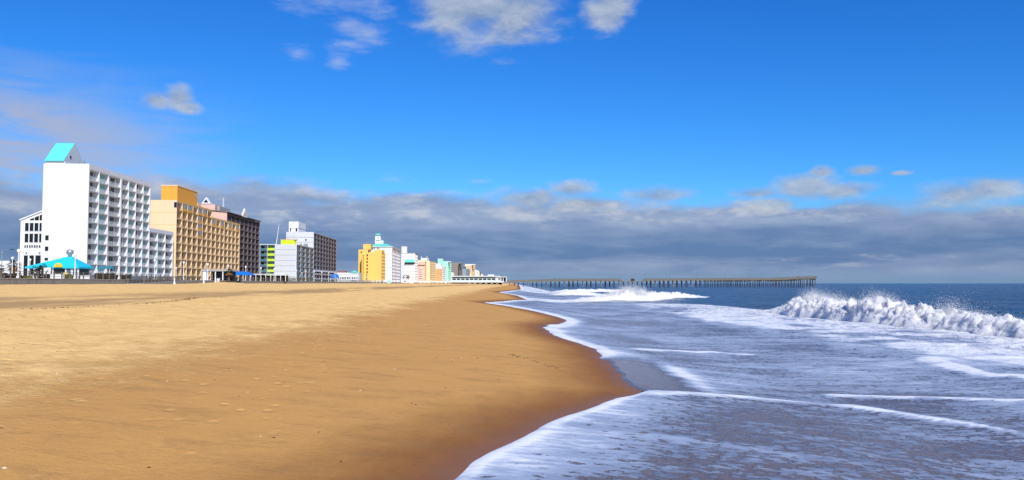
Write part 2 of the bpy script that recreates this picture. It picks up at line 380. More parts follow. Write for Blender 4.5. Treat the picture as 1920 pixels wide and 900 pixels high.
# raised foamy fronts inside the wash: pixel polylines
LINES = [([(1216, 737), (1290, 739), (1400, 748), (1480, 757), (1600, 765), (1760, 788), (1920, 816), (2100, 850)], .34, .055, 1.25),
         ([(1570, 744), (1700, 747), (1800, 750), (1920, 754), (2080, 760)], .12, .05, 1.15),
         ([(1118, 648), (1180, 655), (1260, 659), (1330, 661), (1400, 665)], .20, .03, 1.15),
         ([(1740, 676), (1790, 690), (1850, 704), (1910, 708), (2000, 722)], .35, .09, 1.4),
         ([(1000, 583.5), (1080, 580), (1160, 583), (1240, 590)], .6, .02, .6),
         ([(1480, 664), (1560, 668), (1660, 676)], .18, .02, .5),
         ([(960, 564), (1040, 562), (1110, 566), (1200, 572), (1290, 586), (1400, 603)], 1.4, .03, .55)]
foamline = np.zeros_like(Xw)
for pts, wd_, hh, st in LINES:
    P = []
    for (px, py) in pts:
        z = .35
        for i in range(8):
            d = ray(px, py); kk = (z-H)/d[2]; x_, y_ = d[0]*kk, d[1]*kk; z = max(float(sand_z(x_, y_))+.05, .03)
        P.append((x_, y_))
    best = np.full(Xw.shape, 1e9); side = np.zeros_like(Xw)
    for (ax, ay), (bx_, by_) in zip(P[:-1], P[1:]):
        ex, ey = bx_-ax, by_-ay; L2 = ex*ex+ey*ey
        tt = np.clip(((Xw-ax)*ex+(Yw-ay)*ey)/L2, 0, 1); qx = ax+tt*ex-Xw; qy = ay+tt*ey-Yw
        dd_ = np.hypot(qx, qy); cr = (ex*(Yw-ay)-ey*(Xw-ax)); mk = dd_ < best
        best = np.where(mk, dd_, best); side = np.where(mk, np.sign(cr), side)
    wv = wd_*(.5+1.0*fbm(Xw*.7, Yw*.7+9, 3))
    if pts[0][0] == 1216: wv = wv*np.interp(Xw, [3, 5, 7, 9], [1.7, 1.5, .8, .6])
    wv = np.maximum(wv, .016*np.hypot(Xw, Yw)*1.1)
    f = np.exp(-(best/wv)**2)
    trail = np.exp(-best/(wd_*6))*(side < 0)
    brk = np.clip(.25+1.5*fbm(Xw*.45+st*7, Yw*.45+wd_*31, 3), .35, 1.1)
    foamline = np.maximum(foamline, st*brk*np.maximum(f, .42*trail)); Zw = Zw+hh*f
# breaker centre lines (world X as a function of Y is too steep: polylines)
BR1 = [(29.2, 88), (29.2, 84), (29.1, 72), (29.2, 60), (29.4, 50), (29.7, 42), (30.0, 34), (30.4, 24), (30.8, 12), (31.2, -5)]
BR2 = [(10.5, 131), (14, 136), (19, 142), (25, 149), (31, 158), (37, 168), (41, 178)]
BR3 = [(14, 262), (20, 268), (30, 274), (44, 284)]
BR4 = [(10, 205), (16, 208), (24, 211)]
# foam cover: how much of the surface is foam
n_a = fbm(Xw*.22, Yw*.16, 4); n_b = fbm(Xw*.9, Yw*.35+4, 3)
sw = (1-sstep(Vg, 8, 13))
foam = .60+.50*(n_a-.5)+.20*(n_b-.5)
film = np.exp(-((Yw-23.6)/4.6)**4)*(1-sstep(Vg, 1.0, 1.9))
rim = np.exp(-(Vg/(.05+.012*np.clip(Yw, 4, 60)))**2)
foam = foam + (.70*rim*(.55+.8*fbm(Xw*1.7, Yw*1.7, 2)) + .26*np.exp(-Vg/.5) + .16*np.exp(-((Vg-.8)/.8)**2))*(1-film)
foam = foam*(1-.92*film) + .30*np.exp(-((Vg-2.1)/.35)**2)*np.exp(-((Yw-23.6)/4.6)**4)             # bare film between the two lobes
foam = foam - .20*np.exp(-((Yw-9.5)/2.2)**2)*np.exp(-((Xw-2.4)/1.6)**2) - .14*np.exp(-((Yw-14)/3)**2)*np.exp(-((Xw-5.5)/2.5)**2) - .16*np.exp(-((Yw-20)/3.5)**2)*np.exp(-((Xw-9)/4)**2)
bx1 = np.interp(Yw, [b_[1] for b_ in BR1[::-1]], [b_[0] for b_ in BR1[::-1]]); bx1 = np.where(Yw > 88, 29.2+(Yw-88)*.02, bx1)
bx1 = np.where(Yw > 120, 12+(Yw-131)*.62, bx1); bx1 = np.where(Yw > 178, np.clip(41-(Yw-178)*.3, 16, 41), bx1)
rel = Xw-bx1
whw = 1.28*sstep(rel, -20, -10)*(1-sstep(rel, -.5, 1.0))*sstep(Yw, 14, 30)*(.74+.5*(n_b-.3))
whw = whw*(1-.42*sstep(n_a, .54, .68)*sstep(-rel, 3, 6))
foam = np.where(rel > .6, foam*(1-sstep(rel, .6, 2.5)), np.maximum(foam*1.0, whw))
foam = foam*(1-sstep(Yw, 230, 420)*sstep(Vg, 12, 30))
foam = np.where((Yw > 178), foam*(1-sstep(rel, -4, 2))+0.0, foam)
foam = np.clip(np.maximum(foam, foamline), 0, 1)
deep = sstep(Vg, 5, 30)
m_sea = bpy.data.materials.new('sea_water'); m_sea.use_nodes = True; t = NT(m_sea.node_tree); b = t.n['Principled BSDF']
g = t.new('ShaderNodeNewGeometry').outputs['Position']
fa = t.attr('foam'); dp = t.attr('deep'); rl = t.attr('line')
soft = t.noise(t.vmul(g, (.30, .9, 0)), 1.0, 5, .6, .5); soft2 = t.noise(t.vmul(g, (.5, 1.2, 0)), 3.2, 5, .65, .6)
fl = t.noise(t.vmul(g, (.75, 1.0, 0)), 6.0, 4, .6, .3); flb = t.noise(t.vmul(g, (.6, 1.2, 0)), 2.0, 5, .65, .5); lace2 = t.noise(t.vmul(g, (.7, 1.4, 0)), 13, 4, .6, .4)
tex = t.add(t.mul(t.sub(soft, .5), .9), t.mul(t.sub(soft2, .5), .8), t.mul(t.sub(lace2, .5), .25))
fleck = t.sst(t.add(t.mul(fl, .62), t.mul(flb, .38), t.mul(fa, -.30), t.mul(t.sub(soft, .5), -.25)), .355, .40)      # holes in the foam skin
whit = t.sst(t.add(fa, t.mul(tex, .85)), .72, 1.06)
skinc = t.mix(t.sst(t.add(fa, tex), .25, .85), (.145, .18, .26), (.37, .44, .56))  # blue-grey tint: sky reflection put into the foam colour
thin = t.mix(t.sst(dp, 0, .30), (.135, .085, .068), (.05, .07, .11))
wcol = t.mix(t.sst(dp, .2, .8), thin, (.005, .032, .085))
fv = t.mul(t.sst(t.add(fa, t.mul(tex, .5)), .10, .34), t.sub(1.0, fleck))
fv = t.m('MAXIMUM', fv, whit)
fcol = t.mix(whit, skinc, (.86, .87, .87))
t.put(b.inputs['Base Color'], t.mix(fv, wcol, fcol))
t.put(b.inputs['Roughness'], t.add(t.mul(fv, .55), t.sst(dp, 0, 1, .10, .16))); b.inputs['IOR'].default_value = 1.33; b.inputs['Specular IOR Level'].default_value = .20
wav = t.add(t.mul(t.noise(t.vmul(g, (1, .35, 0)), .14, 5, .6, .3), 3.5), t.mul(t.noise(t.vmul(g, (1, .45, 0)), .55, 6, .62, .3), 1.6), t.mul(t.noise(t.vmul(g, (1, .5, 0)), 2.4, 5, .6), .35))
far_b = t.mul(wav, t.sst(dp, .1, 1.0, .03, .75))
t.put(b.inputs['Normal'], t.bump(t.add(far_b, t.mul(fv, .03), t.mul(lace2, .012)), 1.0, 1.0))
sea = link('sea', gmesh('sea', Xw, Yw, Zw, m_sea, dict(foam=foam, deep=deep, line=foamline)), kind='structure', label='blue sea with thin foamy wash running up the sand')
# ------------------------------------------------------------------ breaking waves: churned foam ridges, lumps and spray
m_foam = bpy.data.materials.new('wave_foam'); m_foam.use_nodes = True; t = NT(m_foam.node_tree); b = t.n['Principled BSDF']
g = t.new('ShaderNodeNewGeometry').outputs['Position']
fn = t.noise(t.vmul(g, (1, .8, 1.3)), 1.5, 6, .65, .5); fn2 = t.noise(g, 7, 5, .65)
c = t.mix(t.sst(t.add(fn, t.mul(t.sub(fn2, .5), .4)), .54, .70), (.97, .95, .91), (.70, .66, .54))
c = t.mix(t.sst(t.add(fn, t.mul(t.sub(fn2, .5), .3)), .68, .76), c, (.20, .21, .18))
t.put(b.inputs['Base Color'], c); b.inputs['Roughness'].default_value = .6
b.inputs['Subsurface Weight'].default_value = .85; b.inputs['Subsurface Scale'].default_value = .35; b.inputs['Subsurface Radius'].default_value = (1, 1, 1)
t.put(b.inputs['Normal'], t.bump(t.add(fn2, t.mul(t.noise(g, 22, 3), .4)), 1.0, .22))
m_spray = bpy.data.materials.new('spray_white'); m_spray.use_nodes = True; t = NT(m_spray.node_tree); b = t.n['Principled BSDF']
b.inputs['Base Color'].default_value = (.96, .96, .95, 1); b.inputs['Roughness'].default_value = .7
tl = t.new('ShaderNodeBsdfTranslucent'); tl.inputs[0].default_value = (.96, .96, .96, 1); mx = t.new('ShaderNodeMixShader'); mx.inputs[0].default_value = .35
t.l.new(b.outputs[0], mx.inputs[1]); t.l.new(tl.outputs[0], mx.inputs[2]); t.l.new(mx.outputs[0], t.n['Material Output'].inputs[0])
def path_pts(P, n):
    P = np.array(P, float); s = np.concatenate([[0], np.cumsum(np.hypot(*np.diff(P, axis=0).T))]); q = np.linspace(0, s[-1], n)
    return np.interp(q, s, P[:, 0]), np.interp(q, s, P[:, 1]), q, s[-1]
OCT = [(1, 0, 0), (0, 1, 0), (-1, 0, 0), (0, -1, 0), (0, 0, 1), (0, 0, -1)]; OF = [(0, 1, 4), (1, 2, 4), (2, 3, 4), (3, 0, 4), (1, 0, 5), (2, 1, 5), (3, 2, 5), (0, 3, 5)]
def drops(name, P, R, mat, parent):
    n = len(P); V = (P[:, None, :]+np.array(OCT)[None]*R[:, None, None]*np.random.uniform(.6, 1.4, (n, 6, 1))).reshape(-1, 3)
    Fi = (np.array(OF)[None]+6*np.arange(n)[:, None, None]).reshape(-1, 3)
    me = bpy.data.meshes.new(name); me.vertices.add(len(V)); me.vertices.foreach_set('co', V.ravel()); me.loops.add(Fi.size); me.loops.foreach_set('vertex_index', Fi.ravel().astype(np.int32))
    me.polygons.add(len(Fi)); me.polygons.foreach_set('loop_start', np.arange(0, Fi.size, 3, dtype=np.int32)); me.polygons.foreach_set('loop_total', np.full(len(Fi), 3, np.int32))
    me.update(calc_edges=True); me.materials.append(mat); me.polygons.foreach_set('use_smooth', np.ones(len(Fi), bool)); return link(name, me, parent, kind='stuff')
def breaker(P, hfun, width, plumes, label, ns, nt=54, ndrop=1.0, seed=1):
    plumes = [(a_, b_, c_, int(d_*2.3)) for a_, b_, c_, d_ in plumes]
    """hfun(s) crest height; plumes: (s, height, half width, number of drops)"""
    np.random.seed(seed)
    x, y, s, L = path_pts(P, ns); tx = np.gradient(x); ty = np.gradient(y); q = np.hypot(tx, ty); tx /= q; ty /= q
    nx, ny = ty, -tx
    if np.mean(nx) > 0: nx, ny = -nx, -ny                # shoreward
    u = np.linspace(-1, 1, nt)                           # -1 seaward back, +1 shoreward toe
    U, Sg = np.meshgrid(u, s); Hs = hfun(s)[:, None]*(.75+.55*fbm(Sg*.55+seed*9, Sg*0, 3))
    prof = np.where(U < -.1, np.clip(1+(U+.1)/.9, 0, 1)**2.2, np.clip(1-((U+.1)/1.1)**2, 0, 1)**1.15)
    step = .30*np.exp(-((U-.62)/.22)**2)                 # lower tumbling step in front
    w_ = width*(.8+.5*fbm(Sg*.4+3, Sg*0+seed, 3))
    off = U*w_ + (fbm(Sg*.35+7, Sg*0, 3)-.5)*1.2
    cr = np.clip(prof*1.4, 0, 1)
    Z = Hs*(prof*.86+step)
    do = np.gradient(off, axis=1); dz = np.gradient(Z, axis=1); ds = np.hypot(do, dz)+1e-6; arc = np.cumsum(ds, axis=1)
    no, nz_ = -dz/ds, do/ds                                  # outward normal in the cross section
    hs_ = np.clip(Hs, .15, 1.6)
    def bil(f, o, sd_): return np.abs(fbm(Sg*f+sd_, arc*f*1.15+seed*3.7, o)-.5)*2
    dsp = cr*hs_*(.66*bil(.75, 2, 3)+.55*bil(1.9, 2, 17)+.20*bil(4.6, 2, 31)-.32)
    tw = cr*hs_*(fbm(Sg*1.6+90, arc*1.8, 3)-.5)*.5
    offd = off+no*dsp; Z = Z+nz_*dsp*.8
    X = x[:, None]+nx[:, None]*offd+tx[:, None]*tw; Y = y[:, None]+ny[:, None]*offd+ty[:, None]*tw
    Z = Z+.02-.22*(1-np.clip(prof*6, 0, 1))
    root = link('breaking_wave', None, None, (0, 0, 0), label=label, cat='wave', group='waves breaking off the beach')
    link('foam_ridge', gmesh('foam_ridge', X, Y, Z, m_foam), root, kind='stuff')
    # lumps of foam and flecks above the crest
    n = int(26000*ndrop*L/60); wgt = (cr*(.25+np.clip(U+.5, 0, 1))).ravel(); ii = np.random.choice(X.size, n, p=wgt/wgt.sum())
    PP = np.stack([X.ravel()[ii], Y.ravel()[ii], Z.ravel()[ii]], 1); rel_ = np.clip(PP[:, 1]/60, .4, 2.0)
    PP = PP+np.random.normal(0, 1, (n, 3))*[.05, .05, .02]*rel_[:, None]; PP[:, 2] += np.random.exponential(.025, n)*(Z.ravel()[ii] > .3)
    drops('foam_lumps', PP, np.random.uniform(.015, 1, n)**2*.03*rel_+.008, m_spray, root)
    A = []; R = []
    for (ps, ph, pw, pn) in plumes:
        nj = 26; js = ps+np.random.normal(0, pw*.5, nj); jl = ph*np.random.uniform(.5, 1.05, nj)*np.exp(-((js-ps)/(pw*1.1))**2); lean = (js-ps)/pw*.45+np.random.normal(0, .16, nj)
        j = np.random.randint(0, nj, pn); f = np.random.beta(1.1, 2.0, pn)
        ss = np.clip(js[j]+lean[j]*f*ph*.7+np.random.normal(0, .10+.22*f, pn), 0, L); zz = jl[j]*f*(1+np.random.normal(0, .08, pn))+.25*hfun(ss)
        xi = np.interp(ss, s, x); yi = np.interp(ss, s, y); o = np.random.normal(0, .35+.25*f, pn)
        A.append(np.stack([xi-o, yi+o*.3, np.abs(zz)], 1)); R.append(np.random.uniform(.006, .034, pn)*(1.25-1.0*f)*np.clip(yi/60, .5, 1.6))
    if A: drops('spray', np.concatenate(A), np.concatenate(R), m_spray, root)
    return root
def h1(s):   # s from the far end (Y=92) towards the camera's right
    return np.interp(s, [0, 3, 8, 16, 24, 32, 42, 55, 70, 90, 110], [0, .55, 1.35, 1.4, 1.4, 1.1, .95, .8, .66, .5, .3])
breaker(BR1, h1, 2.6, [(9, 2.5, 4.0, 15000), (14, 2.2, 3.0, 9000), (22.5, 2.8, 3.0, 17000), (33, 2.7, 1.3, 3200), (36, 1.7, 2.5, 4000), (43, 1.4, 3, 4000), (50, 1.1, 3, 3000), (57, .9, 3, 2000)], 'long white breaker crashing in spray in front of open blue sea', 1000, 60, 1.6, 3)
def h2(s): return np.interp(s, [0, 4, 10, 15, 22, 30, 42, 58], [0, .5, 1.0, 1.5, 1.3, 1.1, .7, 0])
breaker(BR2, h2, 3.0, [(16, 3.2, 4.0, 11000), (11, 2.2, 3, 3500), (19.5, 3.3, 2.2, 5000), (24, 1.4, 3, 1500)], 'white breaker bursting upwards in front of the pier gap', 560, 44, 1.2, 5)
def h3(s): return np.interp(s, [0, 6, 16, 30, 40], [0, .7, .9, .8, 0])
breaker(BR3, h3, 5.0, [], 'low line of white water nearest to the pier piles', 260, 30, .6, 8)
breaker(BR4, lambda s: np.interp(s, [0, 4, 9, 16], [0, .7, .8, 0]), 3.5, [], 'short low white wave between the pier and the bursting breaker', 160, 30, .6, 9)
np.random.seed(21)
# ------------------------------------------------------------------ land behind the sea wall, promenade
WS = -.046
def wall_x(Y): return -76-WS*-1*(np.asarray(Y)-120)          # sea wall line drifts inland with distance
ZP = 3.66
def promenade():
    ys = [60, 120, 200, 300, 450, 640, 800, 1200, 3500]; V = []; Fc = []
    for y in ys: V += [(float(wall_x(y))-.3, y, ZP), (float(wall_x(y))-26, y, ZP+.02), (float(wall_x(y))-1200, y, ZP+.04)]
    for i in range(len(ys)-1):
        for j in range(2): a = i*3+j; Fc.append((a, a+3, a+4, a+1))
    poly('promenade', None, V, Fc, pave, kind='structure', label='concrete promenade and ground behind the sea wall')
promenade()
sw_root = link('sea_wall', None, None, (float(wall_x(60)), 60, 0), label='low grey concrete sea wall between the sand and the promenade', cat='wall')
sw_root.rotation_euler.z = .046
def wall_panels(parent, L0, L1, step):
    y = L0
    while y < L1:
        z = 2.2; bx('wall_panel', parent, (-.34, y+.02, z, random.uniform(0, .025), y+step-.02, ZP+.02), conc)
        y += step
wall_panels(sw_root, 0, 640, 5.0)
bx('wall_core', sw_root, (-.30, 0, 2.0, -.03, 640, ZP-.05), conc)
bx('coping', sw_root, (-.42, 0, ZP+.025, .07, 640, ZP+.13), conc_l)
# railing, in lengths between the openings
def railing(Y0, Y1, label):
    n = int((Y1-Y0)/2.6); r = link('promenade_railing', None, None, (float(wall_x(Y0))-.2, Y0, ZP+.13), label=label, cat='railing', group='railings along the sea wall'); r.rotation_euler.z = .046
    for i in range(n+1): bx('post', r, (-.08, i*2.6-.08, 0, .08, i*2.6+.08, 1.15+random.choice((0, .03, .06))), wood_g)
    for z in (.35, .70, 1.03): bx('rail', r, (.02, -.1, z, .075, n*2.6+.1, z+.07), wood_g)
railing(86, 190, 'weathered rail fence on the sea wall beside the turquoise roofed pavilion')
railing(236, 372, 'weathered rail fence on the sea wall beyond the sandy ramp')
railing(376, 640, 'distant weathered rail fence on the wall before the lime and grey hotel')
# ------------------------------------------------------------------ hotels
def hotel(px, Y0, label, name='hotel', z=ZP, rot=.046, cat='hotel'):
    p = at(px, 531, Y0); r = link(name, None, None, (p.x, Y0, z), label=label, cat=cat, group='hotels along the promenade'); r.rotation_euler.z = rot; return r
def hz(py, Y, z=ZP): return at(960, py, Y).z - z                # height above the base of picture row py at depth Y
def wx(px, Y, root): return at(px, 531, Y).x - root.location.x   # local x (small rotation ignored)
def rail_mesh(L, h, bars, style):
    l = [(0, 0, h-.06, .05, L, h), (0, 0, .08, .05, L, .13)]
    n = max(2, int(L/bars))
    for i in range(n+1): y = i*(L-.04)/n; l.append((.01, y, .13, .04, y+.04, h-.06))
    return l
def facade(root, O, A, N, bays, nf, fh, z0, dep, mw, mslab, mpart, mrail, cells, part_t=.25, rail_h=1.05, bars=.42, slab_t=.22, solid_rail=None):
    """balcony front: O start corner (x,y), A along, N outwards (axis aligned unit vectors); the plain back wall stands dep behind O"""
    O = np.array(O, float); A = np.array(A, float); N = np.array(N, float); L = sum(bays)
    def B(u0, u1, n0, n1, za, zb):
        p = O+A*u0+N*n0; q = O+A*u1+N*n1; return (p[0], p[1], za, q[0], q[1], zb)
    for k in range(nf+1): bx('balcony_slab', root, B(0, L, -dep, 0, z0+k*fh-slab_t, z0+k*fh), mslab)
    u = 0; edges = [0]
    for b_ in bays: u += b_; edges.append(u)
    for i, u in enumerate(edges): bx('partition_wall', root, B(max(u-part_t/2, 0), min(u+part_t/2, L), -dep, .04, z0-.25, z0+nf*fh+.01), mpart)
    for i in range(len(bays)):
        u0, u1 = edges[i]+part_t/2, edges[i+1]-part_t/2; Lc = u1-u0
        for k in range(nf):
            za = z0+k*fh; c = cells(i, k)
            if c is None: continue
            for (kind, a0, a1, h0, h1, mat, dn) in c['items']:
                bx(kind, root, B(u0+a0*Lc, u0+a1*Lc, -dep, -dep+dn, za+h0, za+h1), mat)
            mr = c.get('rail', mrail)
            if c.get('window'):
                wm_, sp = c['window']
                bx('spandrel', root, B(u0, u1, -.30, -.02, za, za+.95), sp)
                wnd = bx('window', root, B(u0, u1, -.22, -.10, za+.95, za+fh-slab_t), wm_)
                nb = 3
                for q in range(nb+1):
                    f0 = u0+q*(Lc-.1)/nb; bx('frame', None, B(f0, f0+.1, -.24, -.06, za+.95, za+fh-slab_t-.003), mr).parent = root
            elif mr:
                if solid_rail: bx('railing', root, B(u0, u1, -.12, -.02, za, za+rail_h), mr)
                else:
                    ax = 'y' if abs(A[1]) > .5 else 'x'; key = ('rail', round(Lc, 2), rail_h, bars, ax); l = rail_mesh(Lc, rail_h, bars, 0)
                    if ax == 'x': l = [(b0[1], b0[0], b0[2], b0[4], b0[3], b0[5]) for b0 in l]
                    p = O+A*u0+N*(-.10)
                    bxs('railing', root, l, mr, (p[0] if A[0] >= 0 else p[0]-Lc, p[1], za), key)
def win(root, b, frame=offw, pane=glass, face='front', t=.05, name='window'):
    """window box b with a surround that stands proud and a pane in it; face front = towards -y, side = towards +x"""
    x0, y0, z0, x1, y1, z1 = b
    wdw = bx(name, root, b, pane)
    e = .055
    if face == 'front':
        l = [(0, -t, 0, x1-x0, 0, e), (0, -t, z1-z0-e, x1-x0, 0, z1-z0), (0, -t, e, e, 0, z1-z0-e), (x1-x0-e, -t, e, x1-x0, 0, z1-z0-e)]
    else:
        l = [(x1-x0, 0, 0, x1-x0+t, y1-y0, e), (x1-x0, 0, z1-z0-e, x1-x0+t, y1-y0, z1-z0), (x1-x0, 0, e, x1-x0+t, e, z1-z0-e), (x1-x0, y1-y0-e, e, x1-x0+t, y1-y0, z1-z0-e)]
    bxs('frame', wdw, l, frame, key=('wf', face, round(x1-x0, 2), round(y1-y0, 2), round(z1-z0, 2), t)); return wdw
def prism(name, root, V, Fc, mat): return poly(name, root, V, Fc, mat)
DN, SD, UP = (0, -1), (0, 1), (1, 0)
# --- 1: white hotel with the turquoise penthouse roof
R1 = hotel(161, 220, 'tall white hotel with bare end wall and turquoise gabled penthouse roof')
Ht = hz(307, 220); fh = 2.85; nf = 10; z0 = Ht-1.35-nf*fh
bays = [6, 6, 8.4, 5.3, 5.4, 5.6, 5.3]; LB = sum(bays); Wd = 11.9; dp_ = 1.2
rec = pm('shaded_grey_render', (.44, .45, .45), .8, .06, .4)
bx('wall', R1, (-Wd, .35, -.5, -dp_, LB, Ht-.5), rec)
bx('end_wall', R1, (-Wd-.1, 0, -.5, .06, .35, Ht), white)
bx('end_wall', R1, (-Wd-.1, LB, -.5, .06, LB+.35, Ht), white)
bx('parapet', R1, (-dp_-.3, .35, Ht-1.35, .05, LB, Ht-.004), white)
bx('ground_floor', R1, (-dp_-.02, .36, -.5, -.5, LB-.02, z0-.23), greyw)
pat = [0, 1, 0, 0, 1, 0, 1]
def c1(i, k):
    it = [('balcony_door', .47, .76, .03, 2.4, dglass if pat[i] == 0 else teal_d, .07)]
    if random.random() < .35: it.append(('curtain', .79, .90, .03, 2.2, offw, .05))
    if pat[i] == 1: it.append(('side_window', .79, .90, .9, 2.15, teal_d, .06))
    return dict(items=it)
facade(R1, (0, .36), (0, 1), (1, 0), [b_*(LB-.4)/LB for b_ in bays], nf, fh, z0, dp_, white, white, white, rail_w, c1, .28, 1.05, .36, .2)
bx('pier_strip', R1, (-.2, 20.0, -.5, .12, 20.9, Ht-1.35), white)
# penthouse gable
zb = Ht-.5; zr = hz(267, 224); xa, xb = -Wd+.6, -6.6; yb = 11.4
bx('penthouse', R1, (xa-.3, .36, zb, xb, yb, Ht+.95), white)
V = [(xa-.4, -.15, Ht+.95), (xb, -.15, Ht+.95), (xb, yb+.15, Ht+.95), (xa-.4, yb+.15, Ht+.95), (xa-.4, 5.6, zr), (xb, 5.6, zr)]
prism('gable', R1, [(xb-.25, .2, Ht+.951), (xb-.25, yb-.2, Ht+.951), (xb-.25, 5.6, zr-.35), (xb+.02, .2, Ht+.951), (xb+.02, yb-.2, Ht+.951), (xb+.02, 5.6, zr-.35)], [(0, 2, 1), (3, 4, 5), (0, 1, 4, 3), (1, 2, 5, 4), (2, 0, 3, 5)], greyw)
rf = prism('roof', R1, V+[(v[0], v[1], v[2]-.3) for v in V], [(0, 1, 5, 4), (2, 3, 4, 5), (0, 4, 3), (6+0, 6+4, 6+5, 6+1), (8, 8+3, 10, 9), (0, 6, 7, 1), (2, 8, 9, 3), (1, 7, 11, 5), (5, 11, 8, 2), (0, 4, 10, 6), (4, 3, 9, 10)], teal_r)
bx('vent', R1, (xb+.02, 3.0, Ht+1.9, xb+.15, 3.6, Ht+2.6), glass)
bx('roof_hatch', R1, (-2.4, 1.2, Ht-.49, -1.9, 1.7, Ht+.9), metal)
bx('vent_pipe', R1, (-3.5, 1.2, Ht-.49, -3.35, 1.35, Ht+1.1), metal)
# stair windows on the end wall
xw = [wx(84, 220, R1), wx(91, 220, R1)]
for (ya, yb_) in ((441, 451), (462, 471), (483, 489)):
    win(R1, (xw[0], -.03, hz(yb_, 220), xw[1], .1, hz(ya, 220)))
# glass fronted wing at the left
xl, xr = wx(43, 222, R1), -Wd-.1; zl, zh = hz(414, 221), hz(396, 221)
prism('wing_wall', R1, [(xl, 1, -.5), (xr, 1, -.5), (xr, 1, zh), (xl, 1, zl), (xl, 16, -.5), (xr, 16, -.5), (xr, 16, zh), (xl, 16, zl)], [(0, 1, 2, 3), (4, 7, 6, 5), (0, 3, 7, 4), (1, 5, 6, 2), (3, 2, 6, 7)], white)
prism('wing_roof', R1, [(xl-.2, .7, zl), (xr, .7, zh), (xr, 16.2, zh), (xl-.2, 16.2, zl), (xl-.2, .7, zl+.35), (xr, .7, zh+.35), (xr, 16.2, zh+.35), (xl-.2, 16.2, zl+.35)], BF, white)
xs_ = [wx(p, 221, R1) for p in (47, 54.2, 55.6, 63, 64.4, 72, 73.4, 81)]
for i in range(4):
    a, b2 = xs_[2*i], xs_[2*i+1]
    for (ya, yb_) in ((418, 434), (438, 455)): win(R1, (a, .95, hz(yb_, 221), b2, 1.1, hz(ya, 221)))
    m_ = (a+b2)/2
    win(R1, (a, .95, hz(465, 221), m_-.06, 1.1, hz(459.5, 221))); win(R1, (m_+.06, .95, hz(465, 221), b2, 1.1, hz(459.5, 221)))
    fa_, fb_ = [zl+(zh-zl)*(x-xl)/(xr-xl)-.7 for x in (a, b2)]; z_ = hz(413.5, 221)
    if fb_ > z_+.2:
        fa2 = max(fa_, z_+.02)
        prism('window', R1, [(a, .95, z_), (b2, .95, z_), (b2, .95, fb_), (a, .95, fa2), (a, 1.1, z_), (b2, 1.1, z_), (b2, 1.1, fb_), (a, 1.1, fa2)], [(0, 1, 2, 3), (4, 7, 6, 5), (0, 3, 7, 4), (1, 5, 6, 2), (3, 2, 6, 7), (0, 4, 5, 1)], glass)
bx('entrance', R1, (wx(47, 221, R1), .9, 0, wx(81, 221, R1), 1.1, hz(479, 221)), glass)
for p in (55, 66): bx('column', R1, (wx(p, 221, R1), .7, 0, wx(p, 221, R1)+.35, 1.0, hz(479, 221)), offw)
for p in (50, 74): bx('wall_lamp', R1, (wx(p, 221, R1), .8, hz(476, 221), wx(p, 221, R1)+.4, 1.0, hz(472.5, 221)), metal)
# lower wing beyond
zt = hz(428, 264); y0 = LB+.36; b3 = [6.8, 6.8, 6.8]; L3 = sum(b3); nf3 = 6; z03 = zt-1.1-nf3*fh
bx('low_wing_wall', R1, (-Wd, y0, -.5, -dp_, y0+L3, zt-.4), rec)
bx('low_wing_end', R1, (-Wd, y0+L3, -.5, .06, y0+L3+.3, zt), white)
bx('low_parapet', R1, (-dp_-.3, y0, zt-1.1, .05, y0+L3, zt-.004), white)
def c1b(i, k): return dict(items=[('balcony_door', .48, .70, .03, 2.4, teal_d if i == 1 else dglass, .07), ('side_window', .74, .84, .9, 2.15, glass2, .06)])
facade(R1, (0, y0), (0, 1), (1, 0), b3, nf3, fh, z03, dp_, white, white, white, rail_w, c1b, .28, 1.05, .36, .2)
# --- 2: amber hotel
R2 = hotel(328, 287, 'long peach and amber hotel with grid of balconies and orange rooftop box')
Ht = hz(375, 287); fh = 2.88; nf = 9; z0 = Ht-.5-10*fh; nb = 14; bw = 5.55; LB = nb*bw; dp_ = 1.15; Wd = 15
bx('wall', R2, (-Wd, .35, -.5, -dp_, LB, Ht-fh-.45), amber_shade)
bx('top_storey_wall', R2, (-Wd, .35, Ht-fh-.45, -dp_, 7*bw, Ht-.3), amber_shade)
bx('end_wall', R2, (-Wd-.1, 0, -.5, .06, .35, Ht), peach)
for q in (4.4, 8.8, 13.2, 17.6): bx('wall_groove', R2, (-Wd-.1, -.03, Ht-q, .05, 0, Ht-q+.12), amber)
bx('end_wall', R2, (-Wd, LB, -.5, .06, LB+.3, Ht-fh), amber)
bx('parapet', R2, (-dp_-.3, .35, Ht-.5, .05, 7*bw+.13, Ht-.004), amber)
bx('parapet', R2, (-dp_-.3, 7*bw+.14, Ht-fh-.5, .05, LB, Ht-fh), amber)
bx('ground_floor', R2, (-dp_-.02, .36, -.5, -.6, LB-.02, z0-.25), amber_shade)
encl = {(1, 9), (2, 9), (4, 8), (4, 7), (4, 6), (4, 9), (5, 9), (7, 8), (9, 8), (11, 8), (13, 8)}
def c2(i, k):
    if k == 9 and i > 6: return None
    if (i, k) in encl: return dict(items=[], window=(glass2, orange), rail=peach)
    return dict(items=[('balcony_door', .58, .86, .03, 2.3, glass if random.random() < .55 else bronze, .07), ('curtain', .88, .97, .03, 2.15, peach, .05)])
facade(R2, (0, .36), (0, 1), (1, 0), [bw*(LB-.4)/LB]*nb, 9, fh, z0, dp_, amber, peach, peach, bronze, c2, .26, 1.0, .5, .24)
facade(R2, (0, .36), (0, 1), (1, 0), [bw]*7, 1, fh, z0+9*fh+.012, dp_, amber, peach, peach, bronze, lambda i, k: c2(i, 9), .26, 1.0, .5, .24)
for i in (3, 6): pass
xa = wx(300, 290, R2); xb = wx(331.5, 290, R2)+1.0; zt = hz(350, 292)
